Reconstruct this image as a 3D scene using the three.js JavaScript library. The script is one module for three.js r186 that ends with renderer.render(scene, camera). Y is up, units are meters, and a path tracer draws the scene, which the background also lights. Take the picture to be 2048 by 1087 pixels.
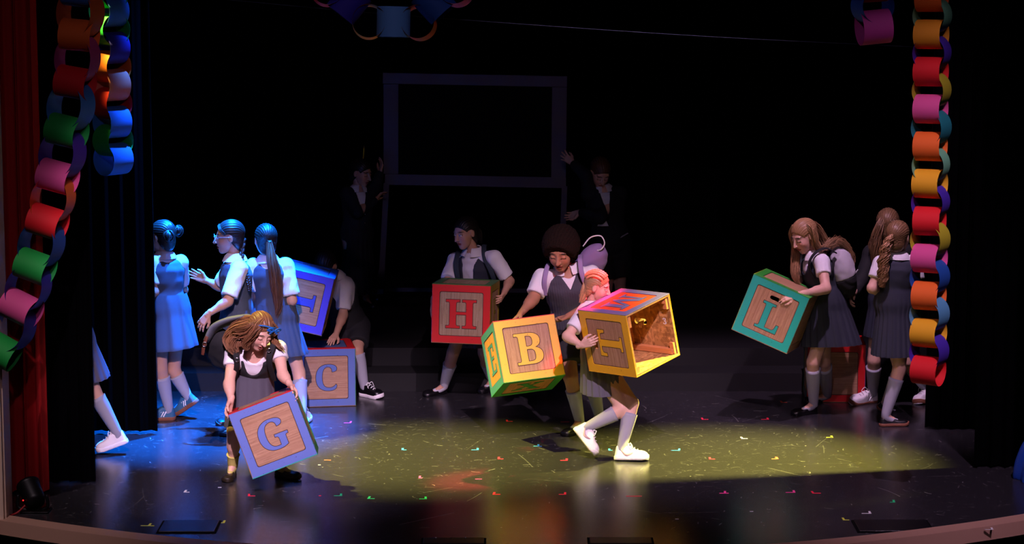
import * as THREE from 'three';
import { mergeGeometries } from 'three/addons/utils/BufferGeometryUtils.js';
import { RoundedBoxGeometry } from 'three/addons/geometries/RoundedBoxGeometry.js';
import { TextGeometry } from 'three/addons/geometries/TextGeometry.js';
import { FontLoader } from 'three/addons/loaders/FontLoader.js';

// ---------- camera, exposure, lights ----------
const scene = new THREE.Scene();
scene.background = new THREE.Color(0x000000);
const FOCAL = 5000, PITCH = THREE.MathUtils.degToRad(8.3), EYE = new THREE.Vector3(0, 4.2, 20);
const camera = new THREE.PerspectiveCamera(2 * THREE.MathUtils.radToDeg(Math.atan(543.5 / FOCAL)), 2048 / 1087, 0.1, 80);
camera.position.copy(EYE); camera.rotation.x = -PITCH;
const renderer = new THREE.WebGLRenderer();
renderer.toneMapping = THREE.LinearToneMapping;
renderer.toneMappingExposure = 1.0;
renderer.shadowMap.enabled = true;

// stage lamps: where each hangs, where it points, colour, candela, half angle in degrees, softness, lens size
const LAMPS = [
  ['blue', [-1.7, 6.9, 0.75], [-2.75, 0.6, -0.25], [0.03, 0.19, 1.0], 1150, 13, 1.0, 3],
  ['cobalt', [-1.9, 6.4, -1.0], [-2.5, 0, 0.1], [0.0, 0.16, 1.0], 4200, 13, 0.6, 3],
  ['amber', [-4.4, 6.6, 1.0], [-0.8, 0, 1.1], [1.0, 0.88, 0.16], 1350, 12, 0.9, 3],
  ['gold', [4.6, 6.5, 1.27], [1.8, 0, 1.3], [1.0, 0.88, 0.16], 1800, 13, 0.85, 3],
  ['red', [3.6, 6.0, -1.9], [0.62, 1.38, 1.0], [1.0, 0.03, 0.06], 2800, 2.5, 0.6, 3],
  ['crimson', [2.2, 6.8, 2.1], [0.67, 1.36, 1.0], [1.0, 0.03, 0.05], 900, 2.2, 0.7, 3],
  ['lavender', [-1.2, 8.8, 13.5], [-1.85, 0.4, 1.3], [1.0, 0.7, 0.98], 1000, 7.4, 1.0, 4],
  ['rose', [1.8, 9.6, 12], [0.65, 0.8, 1.0], [1.0, 0.66, 0.92], 660, 8.6, 1.0, 4],
  ['mauve', [4.0, 10.4, 11], [2.8, 0.3, 2.0], [1.0, 0.64, 1.0], 330, 9.5, 1.0, 4],
  ['violet', [2.5, 6.9, 2.3], [2.5, 0.7, -0.4], [1.0, 0.62, 1.0], 115, 17, 1.0, 4],
  ['dusky', [-4.2, 10.4, 11], [-3.4, 0.2, 3.0], [1.0, 0.75, 0.85], 150, 7, 0.9, 4],
  ['pale', [0.0, 8.6, 15], [0, 1.3, 3.6], [1.0, 0.68, 1.0], 40, 24, 0.8, 4],
];

// ---------- helpers ----------
const V = (x, y, z) => new THREE.Vector3(x, y, z);
const FWD = V(0, -Math.sin(PITCH), -Math.cos(PITCH)), UPV = V(0, Math.cos(PITCH), -Math.sin(PITCH));
const ray = (x, y) => V((x - 1024) / FOCAL, 0, 0).add(FWD).addScaledVector(UPV, (543.5 - y) / FOCAL);
const at = (x, y, z) => { const d = ray(x, y); return EYE.clone().addScaledVector(d, (z - EYE.z) / d.z); };      // where a sight line meets the upright plane z
const onFloor = (x, y, h = 0) => { const d = ray(x, y); return EYE.clone().addScaledVector(d, (h - EYE.y) / d.y); };   // where it meets the level h
let seed = 7;
const rnd = () => { seed = (seed + 0x6d2b79f5) | 0; let t = Math.imul(seed ^ (seed >>> 15), 1 | seed); t = (t + Math.imul(t ^ (t >>> 7), 61 | t)) ^ t; return ((t ^ (t >>> 14)) >>> 0) / 4294967296; };
const rr = (a, b) => a + (b - a) * rnd();
const lerp = THREE.MathUtils.lerp, clamp = THREE.MathUtils.clamp;
const sstep = (x, a, b) => THREE.MathUtils.smoothstep(x, a, b);
const lin = (hex) => { const c = new THREE.Color(hex); return [c.r, c.g, c.b]; };
const used = {};
const numbered = (n) => { const k = used[n] = (used[n] ?? -1) + 1; return k ? `${n}_${String(k).padStart(3, '0')}` : n; };
function tag(o, label, category, group, kind) {
  if (label) o.userData.label = label;
  if (category) o.userData.category = category;
  if (group) o.userData.group = group;
  if (kind) o.userData.kind = kind;
  return o;
}
function thing(name, label, category, base = V(0, 0, 0), group) {
  const g = new THREE.Group(); g.name = numbered(name); g.position.copy(base); scene.add(g);
  return tag(g, label, category, group);
}
function mesh(name, geo, mat) { const m = new THREE.Mesh(geo, mat); m.name = name; m.castShadow = m.receiveShadow = true; return m; }
// a part whose shape was built in world coordinates
function part(root, name, geo, mat, label) {
  let o = root; const off = V(0, 0, 0);
  while (o && o !== scene) { off.add(o.position); o = o.parent; }
  geo.translate(-off.x, -off.y, -off.z);
  const m = mesh(name, geo, mat); root.add(m);
  if (label) m.userData.label = label;
  return m;
}
// a part whose shape is in the thing's own coordinates
function piece(root, name, geo, mat, label) { const m = mesh(name, geo, mat); root.add(m); if (label) m.userData.label = label; return m; }
function struct(name, geo, mat) { const m = mesh(name, geo, mat); scene.add(m); m.userData.kind = 'structure'; return m; }
const box = (w, h, d, x = 0, y = 0, z = 0) => new THREE.BoxGeometry(w, h, d).translate(x, y, z);
const rbox = (w, h, d, r, x = 0, y = 0, z = 0) => new RoundedBoxGeometry(w, h, d, 2, r).translate(x, y, z);
const std = (color, roughness = 0.8, more = {}) => new THREE.MeshPhysicalMaterial({ color, roughness, ...more });

// textures
function canvasTex(w, h, draw, srgb = true) {
  const c = document.createElement('canvas'); c.width = w; c.height = h;
  draw(c.getContext('2d'), w, h);
  const t = new THREE.CanvasTexture(c); t.wrapS = t.wrapT = THREE.RepeatWrapping;
  if (srgb) t.colorSpace = THREE.SRGBColorSpace;
  return t;
}
const rgb = (r, g, b, a = 1) => `rgba(${r | 0},${g | 0},${b | 0},${a})`;

// ---------- solid modelling: distance fields meshed by surface nets ----------
const smin = (a, b, k) => { const h = k - Math.abs(a - b); return h > 0 ? Math.min(a, b) - h * h * 0.25 / k : Math.min(a, b); };
const smax = (a, b, k) => -smin(-a, -b, k);
function capsules(list, k) {          // rows: a, b, ra, rb
  const n = list.length, D = new Float64Array(n * 11);
  list.forEach(([a, b, ra, rb], i) => {
    const x = b.x - a.x, y = b.y - a.y, z = b.z - a.z;
    D.set([a.x, a.y, a.z, x, y, z, 1 / Math.max(1e-9, x * x + y * y + z * z), ra, rb - ra], i * 11);
  });
  return (x, y, z) => {
    let d = 9;
    for (let i = 0; i < n; i++) {
      const o = i * 11, px = x - D[o], py = y - D[o + 1], pz = z - D[o + 2], bx = D[o + 3], by = D[o + 4], bz = D[o + 5];
      let t = (px * bx + py * by + pz * bz) * D[o + 6]; t = t < 0 ? 0 : t > 1 ? 1 : t;
      const dx = px - bx * t, dy = py - by * t, dz = pz - bz * t;
      d = smin(d, Math.sqrt(dx * dx + dy * dy + dz * dz) - D[o + 7] - D[o + 8] * t, k);
    }
    return d;
  };
}
const ell = (x, y, z, cx, cy, cz, rx, ry, rz) => {
  const px = (x - cx) / rx, py = (y - cy) / ry, pz = (z - cz) / rz, k0 = Math.sqrt(px * px + py * py + pz * pz);
  const qx = px / rx, qy = py / ry, qz = pz / rz, k1 = Math.sqrt(qx * qx + qy * qy + qz * qz);
  return k1 < 1e-6 ? -Math.min(rx, ry, rz) : k0 * (k0 - 1) / k1;
};
function nets(sdf, lo, hi, c, color) {
  const nx = Math.ceil((hi[0] - lo[0]) / c) + 2, ny = Math.ceil((hi[1] - lo[1]) / c) + 2, nz = Math.ceil((hi[2] - lo[2]) / c) + 2;
  const D = new Float32Array(nx * ny * nz), B = 4, far = B * c * 0.87 * 1.5, sx = 1, sy = nx, sz = nx * ny;
  for (let bz = 0; bz < nz; bz += B) for (let by = 0; by < ny; by += B) for (let bx = 0; bx < nx; bx += B) {
    const m = sdf(lo[0] + (bx + 1.5) * c, lo[1] + (by + 1.5) * c, lo[2] + (bz + 1.5) * c), skip = Math.abs(m) > far;
    for (let z = bz; z < Math.min(bz + B, nz); z++) for (let y = by; y < Math.min(by + B, ny); y++) for (let x = bx; x < Math.min(bx + B, nx); x++) {
      D[x + y * sy + z * sz] = skip ? m : sdf(lo[0] + x * c, lo[1] + y * c, lo[2] + z * c);
    }
  }
  const id = new Int32Array(nx * ny * nz).fill(-1), pos = [], idx = [], E = [[0, 1], [2, 3], [4, 5], [6, 7], [0, 2], [1, 3], [4, 6], [5, 7], [0, 4], [1, 5], [2, 6], [3, 7]], v = new Float64Array(8);
  for (let z = 0; z < nz - 1; z++) for (let y = 0; y < ny - 1; y++) for (let x = 0; x < nx - 1; x++) {
    const o = x + y * sy + z * sz; let mask = 0;
    for (let i = 0; i < 8; i++) { v[i] = D[o + (i & 1) + ((i >> 1) & 1) * sy + ((i >> 2) & 1) * sz]; if (v[i] < 0) mask |= 1 << i; }
    if (mask === 0 || mask === 255) continue;
    let px = 0, py = 0, pz = 0, n = 0;
    for (const [a, b] of E) {
      if (((mask >> a) & 1) === ((mask >> b) & 1)) continue;
      const t = v[a] / (v[a] - v[b]);
      px += (a & 1) + ((b & 1) - (a & 1)) * t; py += ((a >> 1) & 1) + (((b >> 1) & 1) - ((a >> 1) & 1)) * t; pz += ((a >> 2) & 1) + (((b >> 2) & 1) - ((a >> 2) & 1)) * t; n++;
    }
    id[o] = pos.length / 3; pos.push(lo[0] + (x + px / n) * c, lo[1] + (y + py / n) * c, lo[2] + (z + pz / n) * c);
  }
  const quad = (a, b, cc, d, flip) => { if (a < 0 || b < 0 || cc < 0 || d < 0) return; if (flip) idx.push(a, b, cc, b, d, cc); else idx.push(a, cc, b, b, cc, d); };
  for (let z = 1; z < nz - 1; z++) for (let y = 1; y < ny - 1; y++) for (let x = 1; x < nx - 1; x++) {
    const o = x + y * sy + z * sz, s = D[o] < 0;
    if (s !== (D[o + sx] < 0)) quad(id[o - sy - sz], id[o - sz], id[o - sy], id[o], s);
    if (s !== (D[o + sy] < 0)) quad(id[o - sx - sz], id[o - sx], id[o - sz], id[o], s);
    if (s !== (D[o + sz] < 0)) quad(id[o - sx - sy], id[o - sy], id[o - sx], id[o], s);
  }
  return finish(pos, idx, color);
}
function finish(pos, idx, color) {
  const g = new THREE.BufferGeometry();
  g.setAttribute('position', new THREE.Float32BufferAttribute(pos, 3)); g.setIndex(idx);
  g.computeVertexNormals();
  const n = pos.length / 3, uv = new Float32Array(n * 2), col = new Float32Array(n * 3);
  for (let i = 0; i < n; i++) {
    const x = pos[i * 3], y = pos[i * 3 + 1], z = pos[i * 3 + 2], c = typeof color === 'function' ? color(x, y, z) : color ?? [1, 1, 1];
    uv[i * 2] = x + z * 0.83; uv[i * 2 + 1] = y + z * 0.2; col[i * 3] = c[0]; col[i * 3 + 1] = c[1]; col[i * 3 + 2] = c[2];
  }
  g.setAttribute('uv', new THREE.BufferAttribute(uv, 2)); g.setAttribute('color', new THREE.BufferAttribute(col, 3));
  return g;
}
// a soft tube through points: radii along it, oval by flat (second radius), in colour
function tube(pts, rad, seg = 8, steps = 0, { flat = 1, color, side, cap = true } = {}) {
  let P = pts;
  if (steps) { const c = new THREE.CatmullRomCurve3(pts, false, 'centripetal'); P = Array.from({ length: steps + 1 }, (_, i) => c.getPoint(i / steps)); }
  const n = P.length, pos = [], idx = [], R = (t) => typeof rad === 'function' ? rad(t) : Array.isArray(rad) ? ((f) => lerp(rad[Math.floor(f)], rad[Math.min(rad.length - 1, Math.floor(f) + 1)], f % 1))(t * (rad.length - 1) * 0.99999) : rad;
  let a = null;
  for (let i = 0; i < n; i++) {
    const d = P[Math.min(n - 1, i + 1)].clone().sub(P[Math.max(0, i - 1)]).normalize();
    if (!a) a = side ? side.clone() : Math.abs(d.y) < 0.9 ? V(0, 1, 0) : V(1, 0, 0);
    a.addScaledVector(d, -a.dot(d)).normalize();
    const b = d.clone().cross(a), r = R(i / (n - 1));
    for (let k = 0; k < seg; k++) { const w = k / seg * 2 * Math.PI, p = P[i].clone().addScaledVector(a, Math.cos(w) * r).addScaledVector(b, Math.sin(w) * r * flat); pos.push(p.x, p.y, p.z); }
    if (i) for (let k = 0; k < seg; k++) { const o = (i - 1) * seg, e = (k + 1) % seg; idx.push(o + k, o + e, o + seg + k, o + e, o + seg + e, o + seg + k); }
  }
  if (cap) for (const [o, f] of [[0, 1], [(n - 1) * seg, 0]]) for (let k = 1; k < seg - 1; k++) f ? idx.push(o, o + k + 1, o + k) : idx.push(o, o + k, o + k + 1);
  return finish(pos, idx, color);
}
const merged = (list) => mergeGeometries(list.map((g) => {
  for (const k of Object.keys(g.attributes)) if (!['position', 'normal', 'uv', 'color'].includes(k)) g.deleteAttribute(k);
  const n = g.attributes.position.count;
  if (!g.attributes.color) g.setAttribute('color', new THREE.BufferAttribute(new Float32Array(n * 3).fill(1), 3));
  if (!g.index) g.setIndex(Array.from({ length: n }, (_, i) => i));
  return g;
}));
const noise3 = (x, y, z) => Math.sin(x * 1.7 + Math.sin(y * 1.3 + z * 0.7) * 1.9) * Math.sin(y * 1.1 + Math.sin(z * 1.9 + x * 0.6) * 1.7) * 0.6 + Math.sin(z * 2.3 + x * 1.1 + Math.sin(y * 2.9) * 0.8) * 0.4;
// ---------- the stage ----------
const floorTex = canvasTex(2048, 2048, (g, w, h) => {          // 10 m x 10 m of black painted boards with scuffs
  g.fillStyle = rgb(41, 40, 43); g.fillRect(0, 0, w, h);
  for (let i = 0; i < 26000; i++) { const k = rr(34, 52); g.fillStyle = rgb(k, k, k * 1.04, 0.07); g.fillRect(rr(0, w), rr(0, h), rr(4, 60), rr(0.6, 2)); }
  g.lineCap = 'round';
  for (let i = 0; i < 11000; i++) {
    const x = rr(0, w), y = rr(0, h), a = rr(0, 6.28), L = rr(2, 15) * (rnd() < 0.04 ? 7 : 1), k = rr(120, 215);
    g.strokeStyle = rgb(k, k, k * 0.95, rr(0.1, 0.24) + 0.6 * rnd() ** 3); g.lineWidth = rr(0.5, 1.3);
    g.beginPath(); g.moveTo(x, y); g.quadraticCurveTo(x + Math.cos(a) * L * 0.5 + rr(-4, 4), y + Math.sin(a) * L * 0.5 + rr(-4, 4), x + Math.cos(a) * L, y + Math.sin(a) * L); g.stroke();
  }
  for (let i = 0; i < 5000; i++) { const k = rr(130, 230); g.fillStyle = rgb(k, k, k, rr(0.2, 0.7)); g.fillRect(rr(0, w), rr(0, h), rr(0.8, 2.4), rr(0.8, 2)); }
});
floorTex.repeat.set(0.1, 0.1);
const floorRough = canvasTex(512, 512, (g, w, h) => {
  g.fillStyle = rgb(0, 64, 0); g.fillRect(0, 0, w, h);
  for (let i = 0; i < 5000; i++) { g.fillStyle = rgb(0, rr(58, 72), 0, 0.1); g.fillRect(rr(0, w), rr(0, h), rr(5, 60), rr(1, 4)); }
}, false);
floorRough.repeat.set(0.35, 0.35);
const M = {
  floor: std(0xffffff, 1.0, { map: floorTex, roughnessMap: floorRough, specularIntensity: 1 }),
  riser: std(0x08080a, 0.75), black: std(0x070708, 1, { specularIntensity: 0.2 }), drape: std(0x020203, 1, { specularIntensity: 0.05 }),
  red: std(0xb0060c, 0.85, { sheen: 0.3, sheenColor: new THREE.Color(0x801010), sheenRoughness: 0.5 }),
  trim: std(0xb08a74, 0.55), pillar: std(0xc8ae98, 0.6), fascia: std(0x1d100c, 0.8), metal: std(0x101012, 0.45, { metalness: 0.6 }), lid: std(0x0d0d10, 0.35), chrome: std(0xb8b8bc, 0.25, { metalness: 1 }),
};
const arcZ = (x) => 4.1 - x * x / 11.8;
{
  const s = new THREE.Shape(), N = 48;
  s.moveTo(-7, 7); s.lineTo(7, 7);
  for (let i = 0; i <= N; i++) { const x = 7 - 14 * i / N; s.lineTo(x, -arcZ(clamp(x, -4.6, 4.6))); }
  struct('floor', new THREE.ExtrudeGeometry(s, { depth: 0.2, bevelEnabled: false }).rotateX(-Math.PI / 2).translate(0, -0.2, 0), M.floor);
  const path = [], inner = [];
  for (let i = 0; i <= 60; i++) { const x = -4.6 + 9.2 * i / 60; path.push(V(x, -0.035, arcZ(x) + 0.05)); inner.push(V(x, -0.6, arcZ(x) + 0.012)); }
  // nosing along the curved apron edge
  const band = (pts, w, h) => { const pos = [], idx = []; pts.forEach((p, i) => { for (const [a, b] of [[-w / 2, h / 2], [w / 2, h / 2], [w / 2, -h / 2], [-w / 2, -h / 2]]) pos.push(p.x, p.y + b, p.z + a); if (i) for (let k = 0; k < 4; k++) { const o = (i - 1) * 4, e = (k + 1) % 4; idx.push(o + k, o + 4 + k, o + e, o + e, o + 4 + k, o + 4 + e); } }); const g = finish(pos, idx).toNonIndexed(); g.computeVertexNormals(); return g; };
  struct('trim_1', band(path, 0.17, 0.1), M.trim);
  struct('wall_apron_front', band(inner, 0.02, 1.12), M.fascia);
}
struct('wall_back', box(14.4, 8, 0.2, 0, 4, -7.1), M.black);
struct('wall_left', box(0.2, 8, 10.4, -7.1, 4, -2), M.black);
struct('wall_right', box(0.2, 8, 10.4, 7.1, 4, -2), M.black);
struct('ceiling', box(14.4, 0.2, 10.4, 0, 8.1, -2), M.black);
// proscenium: fluted timber jamb at the house side of the red curtain, and the header over the opening
{
  const jx = at(24, 1000, 3.0).x;
  struct('trim_2', box(0.3, 4.6, 0.22, jx - 0.17, 2.3, 3.0), M.pillar);
  struct('trim_3', box(0.028, 4.6, 0.04, jx - 0.045, 2.3, 3.13), M.pillar);
  struct('trim_4', box(0.028, 4.6, 0.04, jx - 0.105, 2.3, 3.13), M.pillar);
  struct('wall_proscenium', box(3.2, 4.6, 0.2, jx - 1.9, 2.3, 3.0), M.black);
  struct('wall_proscenium_001', box(3.2, 4.6, 0.2, -jx + 1.95, 2.3, 3.0), M.black);
  struct('wall_header', box(14.4, 3.1, 0.2, 0, 6.55, 3.0), M.black);
}
// upstage steps and platform
struct('floor_step', box(9.4, 0.16, 5.5, 0, 0.08, -1.55 - 2.75), M.riser);
struct('floor_platform', box(9.2, 0.16, 5.1, 0, 0.24, -1.92 - 2.55), M.riser);

// drapes: hanging cloth with folds, thick enough to stand as cloth
function drape(name, x0, x1, z, yBottom, yTop, folds, amp, mat, label, group, hemTilt = 0) {
  const nx = Math.max(24, folds * 12), ny = 14, pos = [], idx = [], sd = rr(0, 9);
  for (const s of [1, -1]) for (let j = 0; j <= ny; j++) for (let i = 0; i <= nx; i++) {
    const u = i / nx, v = j / ny, y0 = yBottom + hemTilt * u, w = folds * 2 * Math.PI * u + sd;
    const a = amp * (1.1 - 0.35 * v) * (Math.sin(w + 0.5 * Math.sin(w * 0.37 + v)) * 0.7 + 0.3 * Math.sin(w * 2.3 + 1));
    pos.push(lerp(x0, x1, u) + 0.25 * amp * Math.cos(w), lerp(y0, yTop, v), z + a + s * 0.006);
  }
  const R = nx + 1, O = R * (ny + 1);
  for (let j = 0; j < ny; j++) for (let i = 0; i < nx; i++) { const a = j * R + i; idx.push(a, a + 1, a + R, a + 1, a + R + 1, a + R, O + a, O + a + R, O + a + 1, O + a + 1, O + a + R, O + a + R + 1); }
  for (let i = 0; i < nx; i++) { const a = i; idx.push(a, O + a, a + 1, a + 1, O + a, O + a + 1); }
  for (let j = 0; j < ny; j++) for (const i of [0, nx]) { const a = j * R + i; idx.push(a, a + R, O + a, a + R, O + a + R, O + a); }
  const m = mesh(numbered(name), finish(pos, idx), mat); scene.add(m);
  return tag(m, label, 'curtain', group);
}
{
  const X = (px, py, z) => at(px, py, z).x;
  drape('red_curtain', X(-110, 900, 2.3), X(99, 985, 2.3), 2.3, 0.02, 4.6, 7, 0.05, M.red, 'red velvet house curtain hanging beside the timber jamb');
  drape('black_curtain', X(86, 968, 2.0), X(190, 968, 2.0), 2.0, 0.02, 7.4, 4, 0.03, M.drape, 'black leg curtain hanging directly behind the red velvet curtain');
  drape('black_curtain', X(120, 868, 0.26), X(315, 868, 0.26), 0.26, 0.03, 5.6, 6, 0.03, M.drape, 'black leg curtain behind the stepping white sneaker, blue light along its hem');
  drape('black_curtain', X(1945, 943, 1.47), X(2160, 943, 1.47), 1.47, 0.02, 7.4, 7, 0.035, M.drape, 'black leg curtain beside the blue satin cloth');
  drape('black_curtain', X(1850, 858, 0.07), X(2060, 858, 0.07), 0.07, 0.02, 5.6, 8, 0.03, M.drape, 'black leg curtain just behind the straight hanging paper chain');
  drape('black_backdrop', -5.6, 5.6, -6.2, 0.33, 7.4, 34, 0.05, M.drape, 'plain black backdrop curtain closing the rear of the stage');
}
// floor pockets with dark lids
for (const [x0, x1, y0, y1, lab] of [[318, 438, 1044, 1063, 'dark floor pocket lid between two green tape marks'], [1718, 1852, 1043, 1062, 'dark floor pocket lid beside the long yellow tape mark'], [846, 968, 1079, 1087, 'black footlight box with tiny pale lamps at the apron edge'], [1180, 1302, 1078, 1087, 'plain black footlight box at the apron edge']]) {
  const a = onFloor(x0, y1), b = onFloor(x1, y0), t = thing('floor_pocket', lab, 'floor pocket', V((a.x + b.x) / 2, 0, (a.z + b.z) / 2)), w = b.x - a.x, d = Math.abs(a.z - b.z) + 0.05;
  piece(t, 'lid', rbox(w, 0.012, d, 0.004, 0, 0.006, 0), /box/.test(lab) ? M.metal : M.lid);
  piece(t, 'rim', merged([box(w + 0.03, 0.004, 0.015, 0, 0.002, d / 2 + 0.0075), box(w + 0.03, 0.004, 0.015, 0, 0.002, -d / 2 - 0.0075), box(0.015, 0.004, d, w / 2 + 0.0075, 0.002, 0), box(0.015, 0.004, d, -w / 2 - 0.0075, 0.002, 0)]), M.black);
  if (/lamps/.test(lab)) for (const i of [-1, 0, 1]) piece(t, 'lens', new THREE.SphereGeometry(0.008, 10, 6).translate(i * 0.1 - 0.02, 0.013, -d / 2 + 0.02), M.chrome);
}
// ---------- people ----------
const SKIN = { fair: [0.62, 0.36, 0.27], tan: [0.5, 0.27, 0.18], brown: [0.37, 0.175, 0.1] };
const weave = canvasTex(64, 64, (g, w, h) => { for (let y = 0; y < h; y++) for (let x = 0; x < w; x++) { const k = 128 + ((x + y) % 2 ? 40 : -40) + rr(-30, 30); g.fillStyle = rgb(k, k, k); g.fillRect(x, y, 1, 1); } }, false);
weave.repeat.set(28, 28);
const cloth = (c, rough = 0.85, more = {}) => std(c, rough, { bumpMap: weave, bumpScale: 0.0006, side: THREE.DoubleSide, ...more });
const MP = {
  skin: std(0xffffff, 0.5, { vertexColors: true, specularIntensity: 0.6 }),
  hair: std(0xffffff, 0.42, { vertexColors: true, specularIntensity: 0.7 }),
  afro: std(0xffffff, 1, { vertexColors: true, specularIntensity: 0.15 }),
  shirt: cloth(0xd9d6dc), navy: cloth(0x262a38), slate: cloth(0x3a4352), charcoal: cloth(0x4a4854), black: cloth(0x101014), blazer: cloth(0x12131a), sock: cloth(0x9a9aa6), sockWhite: cloth(0xb9b8c2), sockYellow: cloth(0xb5a85a),
  skirtGrey: cloth(0x55535f), vest: cloth(0x3d3a45), short: cloth(0x17161a), maroon: cloth(0x5a2833),
  whiteShoe: std(0xe4e0e2, 0.5), whiteSole: std(0xece8ea, 0.6), darkShoe: std(0x0d0c0f, 0.35), tanSole: std(0x7a4a34, 0.7), tealShoe: std(0x2b5f80, 0.6), lace: std(0xf0eef0, 0.8), brownShoe: std(0x241c10, 0.4),
  mark: std(0xb99aa2, 0.6), wire: std(0xc0c4d0, 0.3, { metalness: 0.8 }), lens: new THREE.MeshPhysicalMaterial({ color: 0xffffff, roughness: 0.05, transmission: 1, thickness: 0 }),
};
const PROFILE = [[-0.2, 0.09, 0.08], [-0.08, 0.135, 0.108], [0.04, 0.142, 0.112], [0.2, 0.13, 0.104], [0.36, 0.113, 0.092], [0.56, 0.128, 0.104], [0.74, 0.142, 0.108], [0.87, 0.128, 0.088], [0.95, 0.085, 0.066], [1.04, 0.05, 0.05]];
const profile = (t) => { let i = 0; while (i < PROFILE.length - 2 && t > PROFILE[i + 1][0]) i++; const a = PROFILE[i], b = PROFILE[i + 1], f = sstep(t, a[0], b[0]) * 0.6 + clamp((t - a[0]) / (b[0] - a[0]), 0, 1) * 0.4; return [lerp(a[1], b[1], f), lerp(a[2], b[2], f)]; };
const TABLE = Array.from({ length: 131 }, (_, i) => profile(-0.2 + i * 0.01));

function headShape(c, opt) {
  const { yaw = 0, pitch = 0, roll = 0, s = 1, skin, brow = [0.06, 0.035, 0.02], eyes = 'down', open = 0, wide = 1 } = opt;
  const Mx = new THREE.Matrix4().makeTranslation(c.x, c.y, c.z)
    .multiply(new THREE.Matrix4().makeRotationFromEuler(new THREE.Euler(THREE.MathUtils.degToRad(pitch), THREE.MathUtils.degToRad(yaw), THREE.MathUtils.degToRad(roll), 'YXZ')))
    .multiply(new THREE.Matrix4().makeScale(s, s, s));
  const f = (x0, y, z) => {
    const x = Math.abs(x0) / wide;
    let d = ell(x, y, z, 0, 0.032, -0.014, 0.071, 0.083, 0.09);
    d = smin(d, ell(x, y, z, 0, -0.032, 0.03, 0.057, 0.074, 0.056), 0.03);
    d = smin(d, ell(x, y, z, 0.03, -0.025, 0.052, 0.026, 0.028, 0.026), 0.02);            // cheeks
    d = smin(d, ell(x, y, z, 0, -0.092, 0.056, 0.024, 0.018, 0.02), 0.022);             // chin
    d = smin(d, ell(x, y, z, 0.02, 0.028, 0.068, 0.03, 0.01, 0.012), 0.014);             // brow
    d = smax(d, -ell(x, y, z, 0.031, 0.008, 0.094, 0.017, 0.012, 0.016), 0.012);          // sockets
    d = smin(d, ell(x, y, z, 0.031, 0.006, 0.07, 0.0155, 0.012, 0.0145), 0.004);           // lids and eyes
    const t = clamp((0.018 - y) / 0.045, 0, 1), nx = Math.hypot(x, y - (0.018 - 0.045 * t), z - (0.082 + 0.022 * t)) - (0.006 + 0.0055 * t);
    d = smin(d, nx, 0.009);
    d = smin(d, ell(x, y, z, 0.011, -0.03, 0.09, 0.0075, 0.006, 0.009), 0.006);
    d = smin(d, ell(x, y, z, 0, -0.0535, 0.082, 0.021, 0.0055, 0.009), 0.005);           // lips
    d = smin(d, ell(x, y, z, 0, -0.066 - open * 0.006, 0.08, 0.018, 0.0062, 0.009), 0.005);
    d = smax(d, -ell(x, y, z, 0, -0.0597 - open * 0.003, 0.092, 0.019, 0.0016 + open * 0.006, 0.012), 0.003);
    d = smin(d, ell(x, y, z, 0.073, 0.0, -0.008, 0.009, 0.03, 0.018), 0.008);             // ears
    d = smax(d, -ell(x, y, z, 0.082, 0.002, 0.0, 0.005, 0.017, 0.009), 0.005);
    return d;
  };
  const lip = [skin[0] * 0.62, skin[1] * 0.28, skin[2] * 0.3], n = skin;
  const col = (x0, y, z) => {
    const x = Math.abs(x0) / wide;
    if (z > 0.045) {
      const eb = Math.hypot((x - 0.032) / 0.02, (y - 0.031 + (x - 0.03) ** 2 * 8) / 0.0042); if (eb < 1) return brow;
      const ex = (x - 0.031) / 0.0145, ey = (y - 0.005) / 0.0066;
      if (eyes === 'open' && ex * ex + ey * ey < 1) { const ir = Math.hypot(x - 0.031, y - 0.005); return ir < 0.0055 ? [0.02, 0.015, 0.01] : [0.7, 0.68, 0.66]; }
      const lash = Math.abs(y - (eyes === 'open' ? 0.0118 : -0.001) + ex * ex * 0.004); if (Math.abs(ex) < 1.05 && lash < 0.0028) return [0.03, 0.018, 0.014];
      if (Math.hypot(x / 0.023, (y + 0.0597 + open * 0.003) / (0.0022 + open * 0.006)) < 1) return [0.05, 0.012, 0.012];
      if (Math.hypot(x / 0.022, (y + 0.06 + open * 0.003) / (0.0115 + open * 0.005)) < 1) return lip;
    }
    const blush = sstep(0.03 - Math.hypot(x - 0.04, y + 0.025), 0, 0.03) * (z > 0 ? 1 : 0);
    return [n[0] * (1 + 0.05 * blush), n[1] * (1 - 0.12 * blush), n[2] * (1 - 0.1 * blush)];
  };
  const g = nets(f, [-0.1 * wide, -0.13, -0.115], [0.1 * wide, 0.125, 0.12], 0.0036, col); g.applyMatrix4(Mx);
  return { geo: g, M: Mx };
}

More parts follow.
